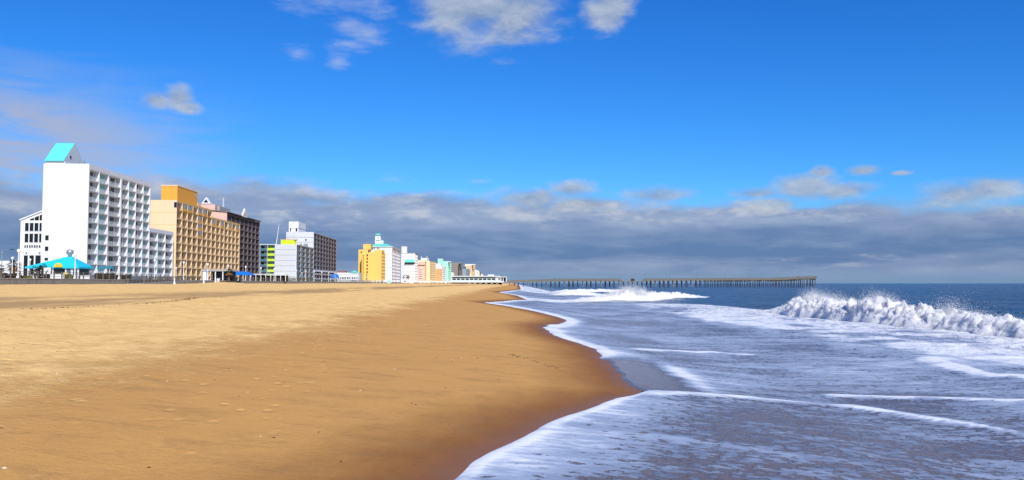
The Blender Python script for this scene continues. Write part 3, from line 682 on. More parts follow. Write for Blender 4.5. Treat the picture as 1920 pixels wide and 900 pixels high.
bx('rooftop_box', R2, (xa, 3, Ht-.3, -.9, 24, zt), orange); bx('rooftop_cap', R2, (xa-.15, 2.85, zt, -.75, 24.15, zt+.35), peach)
bx('rooftop_tank', R2, (-4.2, 25.5, Ht-.3, -1.2, 29.5, Ht+1.6), peach)
win(R2, (-.98, 21.5, zt-2.0, -.86, 22.6, zt-.9), face='side')
win(R2, (wx(323, 287, R2), -.04, Ht-2.7, wx(329, 287, R2), .1, Ht-.7))
# --- 3: mauve hotel behind
R3 = hotel(423, 372, 'mauve brown hotel with dark balconies and small white roof gables')
Ht = hz(398, 372); fh = 2.95; nf = 11; LB = 57; bw = LB/8; z0 = Ht-.5-nf*fh; dp_ = 1.6
bx('wall', R3, (-30, .3, -.5, -dp_, LB, Ht-.3), brownp)
bx('end_wall', R3, (-30, 0, -.5, .06, .3, Ht+.2), pinkw)
bx('end_wall', R3, (-30, LB, -.5, .06, LB+.3, Ht), pinkw)
V = [(-8, -.5, Ht+.9), (.9, -.5, Ht-.05), (.9, LB+.8, Ht-.05), (-8, LB+.8, Ht+.9)]
prism('roof', R3, V+[(v[0], v[1], v[2]+.35) for v in V], BF, brownf)
bx('upper_block', R3, (-12, .3, Ht+.2, -5.5, 18, Ht+3.6), pinkw); bx('upper_block', R3, (-30, .3, Ht+.2, -12.02, 22, Ht+4.2), pinkw)
bx('roof_plant_screen', R3, (-5.4, 4, Ht+.8, -4.6, 20, Ht+3.2), conc_l)
def gable(root, x, y, z, w_, h_, ax='x'):
    if ax == 'x': V = [(x, y-w_/2, z), (x, y+w_/2, z), (x, y, z+h_)]; V = V+[(v[0]-.7, v[1], v[2]) for v in V]
    else: V = [(x-w_/2, y, z), (x+w_/2, y, z), (x, y, z+h_)]; V = V+[(v[0], v[1]+2.5, v[2]) for v in V]
    F3 = [(0, 1, 2), (3, 5, 4), (0, 3, 4, 1), (1, 4, 5, 2), (2, 5, 3, 0)]
    g_ = prism('roof_gable', root, V, F3, offw)
    c_ = Vector(((V[0][0]+V[1][0]+V[2][0])/3, (V[0][1]+V[1][1]+V[2][1])/3, z+h_*.36)); sgn = Vector((.05, 0, 0)) if ax == 'x' else Vector((0, -.05, 0))
    poly('gable_panel', g_, [c_+(Vector(v)-c_)*.55+sgn for v in V[:3]]+[c_+(Vector(v)-c_)*.55-sgn for v in V[:3]], F3, glass if ax != 'x' else pinkw)
gable(R3, .95, LB*.46, Ht-.1, 9.0, 4.2); gable(R3, wx(389, 378, R3), 3.0, Ht+4.2, 4.0, 3.0, 'y')
for p in (2, 3.5, 9): bx('antenna', R3, (-5-p*.25, 10+p, Ht+3.2, -4.9-p*.25, 10.1+p, Ht+8), rail_w)
def c3(i, k): return dict(items=[('balcony_door', .5, .82, .03, 2.2, glass, .08), ('curtain', .86, .96, .03, 2.2, brownf, .05)])
facade(R3, (0, .3), (0, 1), (1, 0), [bw*(LB-.3)/LB]*8, nf, fh, z0, dp_, brownp, brownf, brownf, brownp, c3, .4, 1.05, .35, .3)
# --- 4a/4b: lime and grey hotel: low block and tall block
R4 = hotel(555, 478, 'grey sided low hotel block with lime green and slate balcony stacks')
Ht = hz(458, 478); fh = 3.14; nf = 7; z0 = Ht-.35-nf*fh; LB = 52; nb = 4; dp_ = 1.9; xg = wx(515, 478, R4); xq = wx(500.7, 478, R4); xe = wx(487, 478, R4)
bx('wall', R4, (xg, .3, -.5, -dp_, LB, Ht-.2), greyw)
for k in range(8): bx('siding_panel', R4, (xg, 0 if k % 2 else .02, Ht-(k+1)*fh+.06, 0, .3, Ht-k*fh-.08), greyw)
bx('corner_post', R4, (-.3, -.08, -.5, .08, .3, Ht+.01), offw)
bx('parapet', R4, (-dp_-.3, .3, Ht-.35, .05, LB, Ht), conc_l)
colr = [rose, slate]
def c4(i, k): return dict(items=[('balcony_door', .35, .72, .03, 2.5, glass, .07), ('curtain', .80, .95, .2, 2.6, offw, .5)], rail=[rose, slate, rose, slate, rose, rose][i % 6] if i else slate)
facade(R4, (0, .3), (0, 1), (1, 0), [(LB-.3)/nb]*nb, nf, fh, z0, dp_, greyw, conc_l, conc_l, rose, c4, .5, 1.0, .5, .3)
bx('back_wall', R4, (xe, 2.2, -.5, xg, 14, Ht-.2), conc_l)
def c4f(i, k): return dict(items=[('balcony_door', .1, .45, .03, 2.3, glass, .08), ('curtain', .5, .9, .3, 2.3, offw, .06)], rail=[slate, lime][i])
facade(R4, (xe, .3), (1, 0), (0, -1), [xq-xe, xg-xq-.02], nf, fh, z0, dp_, conc_l, slate, conc_l, lime, c4f, .45, 1.15, .5, .35, True)
bx('lime_fin', R4, (xq-.1, .1, z0, xq+2.6, 2.19, Ht-.36), lime) if False else bx('lime_panel', R4, (xq+.25, 2.1, z0, xq+2.2, 2.19, Ht-.40), lime)
bx('roof_edge', R4, (xe-.2, .1, Ht-.3, xg, 14, Ht+.05), offw)
lx0, lx1 = wx(528, 492, R4), wx(553, 492, R4)
V, Fc = lathe([(2.2, 0), (2.2, 3.4)], 14); poly('lime_drum', R4, [(lx1-1.5+x, 16+y, Ht-.2+z) for x, y, z in V], Fc, lime)
bx('lime_box', R4, (lx0, 13.9, Ht-.2, lx1-2, 18, Ht+3.2), lime); bx('lime_box_cap', R4, (lx0-.3, 13.7, Ht+3.2, lx1+1, 18.3, Ht+3.6), tan)
for p in (563, 570, 574): bx('roof_unit', R4, (wx(p, 500, R4), 24, Ht-.2, wx(p, 500, R4)+1.2, 25, Ht+1.5), metal)
poly('aerial', R4, *tube([(wx(511, 478, R4), 8, Ht-.2), (wx(516, 478, R4), 8, Ht+12.4)], [.22, .1]), rail_w)
R4b = hotel(587, 532, 'tall pale grey hotel with rose and slate balconies and white rooftop block')
Ht = hz(435.5, 532); fh = 3.0; nf = 10; LB = 88; nb = 8; z0 = Ht-.5-nf*fh; xe = wx(536, 532, R4b)
bx('wall', R4b, (xe, .3, -.5, -dp_, LB, Ht-.2), greyw); bx('end_wall', R4b, (xe-.05, 0, -.5, .05, .3, Ht+.2), greyw)
for q in (3.4, 6.6): bx('wall_band', R4b, (xe, -.05, Ht-q, 0, 0, Ht-q+.2), conc)
bx('end_wall', R4b, (xe, LB, -.5, .05, LB+.3, Ht), greyw); bx('parapet', R4b, (-dp_-.3, .3, Ht-.5, .05, LB, Ht), conc_l)
for (pa, pb, ya, yb_) in ((541, 550, 438, 442), (568, 578, 437, 442), (568, 578, 448, 452)):
    win(R4b, (wx(pa, 532, R4b), -.04, hz(yb_, 532), wx(pb, 532, R4b), .1, hz(ya, 532)), pane=greyw)
win(R4b, (wx(571.5, 532, R4b), -.12, hz(452, 532), wx(574, 532, R4b), -.05, hz(448, 532)))
zt = hz(415.5, 535); pa, pb = wx(541, 535, R4b), wx(559, 535, R4b)
bx('rooftop_block', R4b, (pa, 3, Ht-.2, pb, 26, zt), white); bx('rooftop_band', R4b, (pa-.05, 2.95, zt-4.5, pb+.05, 26.05, zt-4.2), conc)
win(R4b, (pa+4.4, 2.95, Ht+.6, pa+5.6, 3.05, Ht+2.8)); win(R4b, (pa+.8, 2.95, Ht+.6, pa+1.6, 3.05, Ht+2.8))
def c4b(i, k):
    if k < 2: return dict(items=[('window', .05, .95, .4, 1.9, glass2, .1)], rail=offw if k == 0 else greyw) if k == 1 else dict(items=[('window', .05, .95, .6, 2.6, glass, .1)], rail=None)
    return dict(items=[('balcony_door', .35, .72, .03, 2.5, glass, .07), ('curtain', .80, .95, .2, 2.6, offw, .5)], rail=[rose, slate, rose, slate, rose, rose, rose, rose][i])
facade(R4b, (0, .3), (0, 1), (1, 0), [(LB-.3)/nb]*nb, nf, fh, z0, dp_, greyw, brownf, brownf, rose, c4b, .5, 1.05, .5, .35)
bx('band_panel', R4b, (-.6, .3, z0-.2, .08, LB, z0+.9), offw); bx('band_panel', R4b, (-.2, .3, z0+2*fh-.9, .08, LB, z0+2*fh+.2), offw)
# --- 5: low white restaurant with mint gazebo roof
R5 = hotel(672, 650, 'low white beachfront restaurant with small mint pyramid roof', 'restaurant', cat='restaurant')
x5 = wx(632, 650, R5); h5 = hz(512, 650)
bx('wall', R5, (x5, 0, -.5, 0, 14, h5), white); bx('fascia', R5, (x5-.2, -.3, h5-.7, .2, 14, h5+.3), offw)
for i in range(9):
    a = x5+(0-x5)*(i+.15)/9; b2 = x5+(0-x5)*(i+.85)/9
    bx('window', R5, (a, -.06, 2.6, b2, .05, 4.2), glass2)
    if i > 5: bx('opening', R5, (a, -.06, -.2, b2, .05, 2.0), glass)
bx('brick_upper', R5, (x5, 1, h5+.3, x5+6, 12, h5+1.8), pm('red_brick', (.30, .12, .08), .9))
xm = wx(664, 650, R5); V = [(xm-3.4, -1, h5+.3), (xm+3.4, -1, h5+.3), (xm+3.4, 6, h5+.3), (xm-3.4, 6, h5+.3), (xm, 2.5, h5+2.2)]
poly('pyramid_roof', R5, V, [(0, 1, 4), (1, 2, 4), (2, 3, 4), (3, 0, 4), (0, 3, 2, 1)], mint_r)
for sx_ in (-2.8, 2.6): bx('column', R5, (xm+sx_, -.9, -.5, xm+sx_+.4, -.5, h5+.3), offw)
# --- 6: yellow hotel
R6 = hotel(715, 720, 'bright yellow hotel with one column of dark stair windows')
h = hz(472.5, 720); xl = wx(672, 720, R6); xm_ = wx(690, 720, R6)
bx('wall', R6, (xm_, 0, -.5, -1.6, 30, h), yellow); bx('end_wall', R6, (xm_+.01, -.02, -.5, 0, .35, h+.02), yellow)
bx('stair_tower', R6, (xl, -.4, -.5, xm_, 18, hz(468, 720)), yellow)
bx('tower_top', R6, (wx(680, 720, R6), 2, hz(468.2, 720), wx(694, 720, R6), 16, hz(457.5, 720)), yellow); bx('tower_band', R6, (wx(680, 720, R6)-.05, 1.94, hz(468, 720), wx(694, 720, R6)+.05, 2, hz(466, 720)), tan)
bx('upper_block', R6, (wx(700, 720, R6), 5, h, wx(721, 720, R6)-3, 26, hz(468, 720)), yellow)
# projecting fin, made extra deep to throw the tall shadow at the left
bx('shadow_fin', R6, (wx(681, 720, R6), -10, -.5, wx(682.6, 720, R6), -.4, hz(478, 720)), yellow)
for k in range(8):
    zc = 2.2+k*2.95; win(R6, (wx(687, 720, R6), -.47, zc, wx(689.6, 720, R6), -.38, zc+1.9), frame=tan, t=.03)
for (p, y_) in ((677.5, 473), (690.8, 471)): bx('vent', R6, (wx(p-1, 720, R6), -.47, hz(y_+1.6, 720), wx(p+1, 720, R6), -.38, hz(y_-1.4, 720)), glass)
def c6(i, k): return dict(items=[('balcony_door', .1, .7, .03, 2.3, glass, .08)])
facade(R6, (0, .36), (0, 1), (1, 0), [7.4]*4, 8, 3.0, h-.4-8*3.0, 1.6, yellow, yellow, yellow, tan, c6, .5, 1.0, .5, .35)
for i in range(5): V, Fc = lathe([(1.6, 0), (1.7, .7), (1.2, 1.4), (.3, 1.8)], 9)
# --- 7: white hotel with mint mansard and clock tower
R7 = hotel(735, 782, 'white gridded hotel with mint hipped roof and clock tower')
h = hz(462.5, 782); xl = wx(695, 782, R7); LB = 86
bx('wall', R7, (xl, .3, -.5, -1.2, LB, h-.1), white); bx('end_wall', R7, (xl, 0, -.5, .05, .3, h-.1), white)
for k in range(1, 9): bx('wall_groove', R7, (wx(722, 782, R7), -.05, h-k*3.3, 0, 0, h-k*3.3+.22), conc_l)
V = [(xl-.6, -.8, h), (.8, -.8, h), (.8, LB+.8, h), (xl-.6, LB+.8, h), (xl+4, 6, h+3), (-6, 6, h+3), (-6, LB-6, h+3), (xl+4, LB-6, h+3)]
prism('roof', R7, V, BF, mint_r)
bx('eave', R7, (xl-.65, -.85, h-.35, .85, LB+.85, h-.001), offw)
for p in (700, 708): gx = wx(p, 782, R7); poly('dormer', R7, [(gx-1.7, 1.5, h+.6), (gx+1.7, 1.5, h+.6), (gx, 1.5, h+2.4), (gx-1.7, 5, h+.6), (gx+1.7, 5, h+.6), (gx, 5, h+2.4)], [(0, 1, 2), (3, 5, 4), (1, 4, 5, 2), (2, 5, 3, 0), (0, 3, 4, 1)], mint_r)
for p in (698, 701, 706, 709): win(R7, (wx(p, 782, R7), -.04, h-2.6, wx(p+2, 782, R7), .1, h-.7), pane=glass2)
tx0, tx1 = wx(704, 795, R7), wx(715, 795, R7); zt = hz(441, 795); ty0, ty1 = 12, 18
tw = [(tx0, ty0, h+2), (tx1, ty0, h+2), (tx1, ty1, h+2), (tx0, ty1, h+2)]; q = .5
prism('clock_tower', R7, tw+[(tx0+q*.3, ty0+q, zt), (tx1-q, ty0+q, zt), (tx1-q, ty1-q, zt), (tx0+q*.3, ty1-q, zt)], BF, white)
bx('tower_ledge', R7, (tx0-.3, ty0-.3, h+4.5, tx1+2.6, ty1+.3, h+4.9), offw); bx('tower_side_block', R7, (tx1, ty0, h+2, tx1+2.4, ty1, h+6.5), white)
poly('tower_roof', R7, [(tx0-.7, ty0-.7, zt), (tx1+.6, ty0-.7, zt), (tx1+.6, ty1+.7, zt), (tx0-.7, ty1+.7, zt), ((tx0+tx1)/2, 15, zt+2.3)], [(0, 1, 4), (1, 2, 4), (2, 3, 4), (3, 0, 4), (0, 3, 2, 1)], mint_r)
cxm = (tx0+tx1)/2; V, Fc = lathe([(1.2, 0), (1.2, .15)], 20); cl = poly('clock_face', R7, [(cxm+x, ty0+.28-z, zt-2.4+y) for x, y, z in V], Fc, greyw)
bxs('clock_hand', cl, [(cxm-.07, ty0+.06, zt-2.4, cxm+.07, ty0+.12, zt-1.5), (cxm, ty0+.06, zt-2.5, cxm+.65, ty0+.12, zt-2.36)], glass)
for d_ in (-.9, .9): bx('tower_window', R7, (cxm+d_-.45, ty0+.0, zt-5.8, cxm+d_+.45, ty0+.5, zt-4.6), glass)
def c7(i, k): return dict(items=[('window', .15, .85, .5, 2.4, glass2, .08)], rail=None)
facade(R7, (0, .3), (0, 1), (1, 0), [(LB-.3)/6]*6, 10, 3.3, h-.5-33, 1.2, white, white, white, None, c7, 1.1, 1.0, .5, .6)
# --- 8: white slab hotel with mint awning
R8 = hotel(778, 905, 'white slab hotel with wide mint awning high on its end wall')
h = hz(475.5, 905); xl = wx(752, 905, R8)
bx('wall', R8, (xl, 0, -.5, -1.5, 40, h), white); bx('end_wall', R8, (xl, -.3, -.5, 0, 0, h+.05), white)
for k in range(1, 10): bx('wall_groove', R8, (xl, -.36, h-k*3.3, 0, -.3, h-k*3.3+.25), conc_l)
bx('cornice', R8, (xl-.2, -.5, h+.05, .3, 40, h+.6), conc_l); bx('lift_tower', R8, (xl+.2, 2, h+.6, wx(762, 905, R8), 14, hz(462, 905)), white)
a, b2 = wx(759, 905, R8), wx(777.5, 905, R8); z1_, z2_ = hz(486.5, 905), hz(492, 905)
prism('awning', R8, [(a, -4, z2_), (b2, -4, z2_), (b2, -.3, z2_), (a, -.3, z2_), (a+1, -.8, z1_), (b2-1, -.8, z1_), (b2-1, -.32, z1_), (a+1, -.32, z1_)], BF, mint_r)
bx('window_band', R8, (a, -.6, z2_-1.6, b2, -.28, z2_-.1), glass)
facade(R8, (0, .0), (0, 1), (1, 0), [8]*5, 10, 3.1, h-.4-31, 1.5, white, white, white, rail_w, lambda i, k: dict(items=[('balcony_door', .1, .7, .03, 2.4, glass2, .1)]), .4, 1.0, 1.0, .3)
# --- further hotels down the coast
def far_hotel(pl, pc, pr, ytop, Y, ma, mb, label, nf=9, boxes_=(), doors=glass2, rail=None, slab=None):
    r = hotel(pc, Y, label); h = hz(ytop, Y); xl = wx(pl, Y, r); L = 0
    # length of the side face from the picture's right limit, following the coast
    k = (pr-960)/F; x0 = r.location.x; s_ = -.046
    L = 40.0
    bx('wall', r, (xl, .3, -.5, -1.4, L, h-.2), mb); bx('end_wall', r, (xl, 0, -.5, .05, .3, h), ma)
    fh = (h-2)/nf
    sp = max((at(pr, 531, Y).x-r.location.x), 1.5)
    r.rotation_euler.z = -math.atan2(sp, L) - abs(r.location.x)/Y*.9 if False else -max(0, math.atan((at(pr, 531, Y+L).x - r.location.x)/L))
    facade(r, (0, .3), (0, 1), (1, 0), [L/5-.06]*5, nf, fh, 1.8, 1.4, mb, slab or mb, mb, rail or mb, lambda i, k_: dict(items=[('window', .1, .8, .3, fh-.8, doors, .1)]), .6, 1.0, 1.4, .5)
    for (pa, pb, ya, yb_, m_) in boxes_: bx('rooftop_block', r, (wx(pa, Y, r), 2, hz(yb_, Y), wx(pb, Y, r), 14, hz(ya, Y)), m_)
    for q in range(1, nf): bx('wall_groove', r, (xl, -.06, 1.8+q*fh, 0, 0, 1.8+q*fh+.3), slab or mb)
    return r
R9 = far_hotel(797, 806, 817, 489.5, 1000, cream, cream, 'cream hotel with white rooftop frame beyond the mint awning', 9, [(788, 800, 483.5, 490, white)], slab=peach)
for p in (788.3, 799.3): bx('frame_post', R9, (wx(p, 1000, R9), 2, hz(483.5, 1000), wx(p, 1000, R9)+.6, 3, hz(480.5, 1000)), white)
R9b = far_hotel(783, 796.5, 797.2, 491, 985, rosep, rosep, 'salmon pink hotel wing with stepped white balconies on its end', 9, [(783, 797, 487.5, 491, cream)])
for k in range(6): bx('balcony', R9b, (wx(786, 985, R9b), -1.2, hz(504+k*3.4, 985), wx(792, 985, R9b), 0, hz(503+k*3.4, 985)), offw)
bx('dark_cornice', R9b, (wx(783, 985, R9b), -.8, hz(498, 985), 0, 0, hz(496.5, 985)), bronze)
R10 = far_hotel(815, 829, 836, 499, 1100, white, white, 'small white hotel with rounded balconies above a tan base', 8, [(816, 826, 494, 499, white)], glass)
bx('tan_block', R10, (wx(815, 1098, R10), -6, -.5, wx(828, 1098, R10), -.3, hz(504, 1096)), tan)
R11 = far_hotel(828, 840, 846, 491, 1200, minto, minto, 'mint green hotel with taller stair tower', 9, [(829, 845, 490, 491.2, white)], slab=white)
bx('stair_tower', R11, (wx(821, 1200, R11), -3, -.5, wx(830, 1200, R11), 8, hz(486, 1200)), minto); bx('tower_cap', R11, (wx(820.6, 1200, R11), -3.4, hz(486, 1200), wx(830.4, 1200, R11), 8.4, hz(485.2, 1200)), offw)
R12 = far_hotel(846, 860, 867, 493.5, 1350, taupe, taupe, 'dark taupe hotel tower between the mint hotel and the cream tower', 9, [(848, 866, 492.3, 494, conc)], slab=brownf)
bx('dark_recess', R12, (wx(859, 1350, R12), -.15, 0, wx(860.2, 1350, R12), .1, hz(497, 1350)), glass)
R13 = far_hotel(867, 874, 881, 504, 1450, bluegr, bluegr, 'blue grey mid rise hotel with darker window columns', 7, [(868, 871, 500, 504, slate)])
R14 = far_hotel(871.5, 884, 891, 496.5, 1520, cream, peach, 'sand coloured hotel tower with flat overhanging top', 9, [(871, 890, 495.2, 496.8, offw)], slab=cream)
for i in range(4):
    for k in range(6): bx('window', R14, (wx(873+i*2.9, 1520, R14), -.15, hz(500.5+k*2.4, 1520), wx(874.3+i*2.9, 1520, R14), .1, hz(499+k*2.4, 1520)), taupe)
far_hotel(888, 894, 898, 506, 1750, white, offw, 'distant small white hotel beside the sand coloured tower', 6)
far_hotel(893, 899, 902, 510, 2000, cream, taupe, 'distant cream hotel last but one along the coast', 5)
far_hotel(898, 903, 906, 513.5, 2300, white, offw, 'farthest low white hotel along the coast', 4)
far_hotel(846, 849.5, 851, 511, 1320, white, white, 'low white block at the foot of the dark taupe tower', 4)
ORD = 'first second third fourth fifth sixth seventh eighth ninth tenth eleventh twelfth thirteenth fourteenth fifteenth sixteenth seventeenth eighteenth nineteenth twentieth'.split()
# ------------------------------------------------------------------ pier house and pier
YP = 640
PH = link('pier_house', None, None, (at(847, 531, YP).x, YP, 3.0), label='long low white pier house on dark piles with row of windows', cat='pier building')
def qx(px): return at(px, 531, YP).x-PH.location.x
def qz(py): return at(960, py, YP).z-3.0
bx('deck', PH, (qx(775), -2, qz(529.5), qx(944), 12, qz(527.6)), offw)
bx('wall', PH, (qx(847), 1, qz(527.5), qx(937), 11, qz(519)), pm('pale_teal_siding', (.50, .62, .60), .7))
rf = bx('roof', PH, (qx(845), -.4, qz(519), qx(937.5), 12, qz(517.2)), pm('pale_grey_roof', (.55, .60, .60), .6))
bx('clerestory', PH, (qx(847), .9, qz(521.3), qx(936), 1.02, qz(519.6)), glass2)
for i in range(10): a = 848+i*8.2; win(PH, (qx(a), .92, qz(525.2), qx(a+6.8), 1.05, qz(522)), t=.1)
bx('rooftop_block', PH, (qx(914), 4, qz(517.2), qx(926), 9, qz(514.6)), white)
bx('entrance_wall', PH, (qx(929), .5, qz(527.5), qx(938), 11, qz(518.4)), greyw)
for p in (938.5, 943, 949): bx('entrance_post', PH, (qx(p), -1, qz(529), qx(p)+.5, -.5, qz(519.8)), white)
bx('entrance_roof', PH, (qx(936), -2, qz(520), qx(950.5), 12, qz(519)), white); bx('entrance_opening', PH, (qx(941), 4, qz(527), qx(948), 5, qz(520.2)), glass)
l = rail_mesh(abs(qx(944)-qx(775)), 1.1, .55, 0); bxs('railing', PH, [(b0[1], b0[0], b0[2], b0[4], b0[3], b0[5]) for b0 in l], rail_w, (qx(775), -1.9, qz(527.6)))
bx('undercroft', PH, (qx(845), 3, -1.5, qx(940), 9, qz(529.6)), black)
for i in range(22):
    a = 776+i*7.8
    for y_ in (-1.5, 2.2): bx('pile', PH, (qx(a), y_, -1.5, qx(a)+.5, y_+.5, qz(529.5)), pile_m if a > 840 else conc)
for i in range(6): a = 878+i*10.5; bx('lower_panel', PH, (qx(a), -1.3, -.3, qx(a+4.5), -1.2, qz(531)), offw)
PR = link('fishing_pier', None, None, (0, YP, 0), label='long wooden fishing pier on many dark piles reaching out to sea', cat='pier')
DX = [948, 985, 1020, 1040, 1165, 1168, 1205, 1210, 1330, 1465, 1485, 1532]
DZ = [526.6, 525.8, 524.8, 523.8, 523.4, 525.6, 525.4, 523.2, 522.4, 521.8, 520.4, 518.6]
def pz(px): return at(960, np.interp(px, DX, DZ), YP).z
def pX(px): return at(px, 531, YP).x
def sloped(name, pa, pb, y0, y1, za, zb, ha, mat, parent=PR):   # beam that follows the deck: top za above the line
    xa, xb = pX(pa), pX(pb); A, B = pz(pa), pz(pb)
    V = [(xa, y0, A+za-ha), (xb, y0, B+zb-ha), (xb, y1, B+zb-ha), (xa, y1, A+za-ha), (xa, y0, A+za), (xb, y0, B+zb), (xb, y1, B+zb), (xa, y1, A+za)]
    return poly(name, parent, V, BF, mat)
def seg(pa, pb, step=9.5): n = max(1, int((pb-pa)/step)); return [(pa+(pb-pa)*i/n, pa+(pb-pa)*(i+1)/n) for i in range(n)]
for a, b2 in seg(948, 1165)+seg(1165, 1168)+seg(1168, 1205)+seg(1205, 1210)+seg(1210, 1532):
    gap = 1166 < (a+b2)/2 < 1206
    sloped('deck_section', a, b2, 0, 5, -.75, -.75, .6, wood_t)
    if not gap:
        for z_ in (.32, .05, -.22, -.49): sloped('rail_board', a+.08, b2-.08, -.12, -.02, z_, z_, .22, wood_t)
        sloped('top_rail', a, b2, -.22, .1, .42, .42, .09, wood_g); sloped('top_rail', a, b2, 4.8, 5.1, .42, .42, .09, wood_g)
        bx('rail_post', PR, (pX(a)-.09, -.02, pz(a)-.75, pX(a)+.09, .14, pz(a)+.45), wood_g)
    else: bx('rail_post', PR, (pX(a)-.05, .1, pz(a)-.75, pX(a)+.05, .2, pz(a)+.6), metal)
px_ = 955; i = 0
while px_ < 1531:
    dense = px_ > 1322; zc = pz(px_)-1.34
    bx('cap_beam', PR, (pX(px_)-.28, -.3, zc-.5, pX(px_)+.28, 5.3, zc), wood_g)
    r_ = .27 if dense else .37
    for y_ in ((.3, 4.8) if dense else (.6, 4.4)):
        ln = random.uniform(-.45, .45); x = pX(px_)+random.uniform(-.15, .15); gz = min(-3, float(sand_z(x, YP)))-1 if px_ > 985 else float(sand_z(x, YP))-.6
        poly('pile', PR, *tube([(x+ln, y_, gz), (x, y_, zc-.1)], [r_, r_*.9], 7), pile_m if (i % 4 or dense) else conc)
    if px_ > 1310 and random.random() < .5: bx('walkway_beam', PR, (pX(px_), .0, zc-.95, pX(min(px_+12, 1530)), .3, zc-.55), pile_m)
    px_ += (random.uniform(4.8, 6.8) if dense else random.uniform(7.6, 9.6)); i += 1
for p in (1500, 1530): bx('end_screen', PR, (pX(p)-.1, 0, pz(p)-.7, pX(p)+.1, 5, pz(p)+.4), wood_t)
def pole_lamp(px, y, h, wh):
    r = link('pier_lamp', None, None, (pX(px), YP+y, pz(px)-.4), label='thin lamp pole on the pier, '+wh, cat='lamp', group='lamps on the pier')
    poly('pole', r, *tube([(0, 0, 0), (0, 0, h)], [.11, .07]), wood_g); poly('arm', r, *tube([(0, 0, h-.1), (-.5, -.1, h+.1), (-1.0, -.1, h+.05)], .05), metal); bx('lamp_head', r, (-1.3, -.25, h-.05, -.7, .1, h+.12), offw)
for i, p in enumerate((1211, 1258, 1308, 1362, 1407, 1462, 1502)): pole_lamp(p, 4.2, 5.6, ORD[i]+' one seaward of the low gap section')
# small hut on the low pier section
HT = link('pier_hut', None, None, (pX(1187), YP+2, pz(1187)-.75), label='small dark shelter on the low gap section of the pier', cat='shelter')
bx('wall', HT, (-1.3, -1, 0, 1.3, 1, 1.9), pile_m); poly('roof', HT, [(-1.6, -1.3, 1.9), (1.6, -1.3, 1.9), (1.6, 1.3, 1.9), (-1.6, 1.3, 1.9), (-1, 0, 2.6), (1, 0, 2.6)], [(0, 1, 5, 4), (1, 2, 5), (2, 3, 4, 5), (3, 0, 4), (0, 3, 2, 1)], wood_g)
# a person leaning on the rail of the pier
def person(px):
    r = link('person', None, None, (pX(px), YP+.6, pz(px)-.75), label='tiny person in dark clothes standing on the pier', cat='person')
    me = bpy.data.meshes.new('body'); J = [(0, 0, .95), (0, 0, 1.2), (0, 0, 1.45), (0, -.02, 1.56), (0, -.03, 1.70), (-.2, 0, 1.42), (-.27, -.05, 1.15), (-.2, -.28, 1.08), (.2, 0, 1.42), (.27, -.05, 1.15), (.2, -.28, 1.08), (-.1, 0, .9), (-.12, -.03, .5), (-.12, 0, .08), (-.13, -.16, .03), (.1, 0, .9), (.12, -.03, .5), (.12, 0, .08), (.13, -.16, .03)]
    Ed = [(0, 1), (1, 2), (2, 3), (3, 4), (2, 5), (5, 6), (6, 7), (2, 8), (8, 9), (9, 10), (0, 11), (11, 12), (12, 13), (13, 14), (0, 15), (15, 16), (16, 17), (17, 18)]
    Rr = [.15, .14, .15, .06, .11, .07, .05, .04, .07, .05, .04, .1, .07, .05, .04, .1, .07, .05, .04]
    me.from_pydata(J, Ed, []); o = link('body', me, r); sk = o.modifiers.new('skin', 'SKIN')
    for i_, v in enumerate(me.skin_vertices[0].data): v.radius = (Rr[i_], Rr[i_]); v.use_root = (i_ == 0)
    o.modifiers.new('sub', 'SUBSURF').levels = 1; me.materials.append(cloth)
    V, Fc = lathe([(.02, 1.60), (.085, 1.66), (.10, 1.74), (.08, 1.81), (.01, 1.85)], 8, (0, -.03)); poly('head', r, V, Fc, skin, True)
person(1040)
GULL = None
for i in range(16):
    px = 1452+i*4.6+random.uniform(-1.5, 1.5); s_ = random.uniform(.8, 1.15)
    if GULL is None:
        V, Fc = join(tube([(-.30, 0, .22), (-.12, 0, .22), (.10, 0, .27), (.20, 0, .36)], [.02, .10, .11, .05], 7), tube([(.18, 0, .34), (.26, 0, .42), (.33, 0, .42), (.42, 0, .40)], [.05, .065, .04, .01], 6), tube([(.0, .04, .2), (.0, .04, 0)], .015, 4), tube([(.0, -.04, .2), (.0, -.04, 0)], .015, 4))
        GULL = mesh('gull', V, Fc, gullm, True)
    g_ = link('gull', GULL, None, (pX(px), YP-.05, pz(px)+.42), label='small dark seabird perched on the rail at the pier head', cat='bird', group='birds on the pier rail'); g_.rotation_euler.z = random.choice((0, 3.1))+random.uniform(-.4, .4); g_.scale = (s_*1.3,)*3
# ------------------------------------------------------------------ along the promenade
def on_wall(Y, inl=.9): return (float(wall_x(Y))-inl, Y, ZP)
# street lamps: post with base and globe
LB_ = lathe([(.26, 0), (.26, .35), (.14, .5), (.10, .9), (.085, 3.9), (.11, 3.95), (.11, 4.05)], 8)
LG = lathe([(.10, 4.05), (.24, 4.18), (.29, 4.38), (.22, 4.58), (.05, 4.68)], 8)
lm1 = mesh('post', *LB_, lampw, True); lm2 = mesh('globe', *LG, globe, True)
def lamp(x, y, z, label, s_=1.0, group='white globe lamps along the promenade'):
    r = link('street_lamp', None, None, (x, y, z), label=label, cat='street lamp', group=group); r.scale = (s_,)*3
    link('post', lm1, r); link('globe', lm2, r); return r
ORD = 'first second third fourth fifth sixth seventh eighth ninth tenth eleventh twelfth thirteenth fourteenth fifteenth sixteenth seventeenth eighteenth nineteenth twentieth'.split()
for i in range(24):
    Y = 128+18.2*i; x, y, z = on_wall(Y, .75)
    lamp(x, y, ZP+.02, ('white globe lamp on the sea wall, %s one before the beach ramp' % ORD[2-i]) if i < 3 else 'white globe lamp on the sea wall beside the beach ramp' if i == 3 else 'white globe lamp on the sea wall, %s one beyond the beach ramp' % ORD[i-4], 1.0)
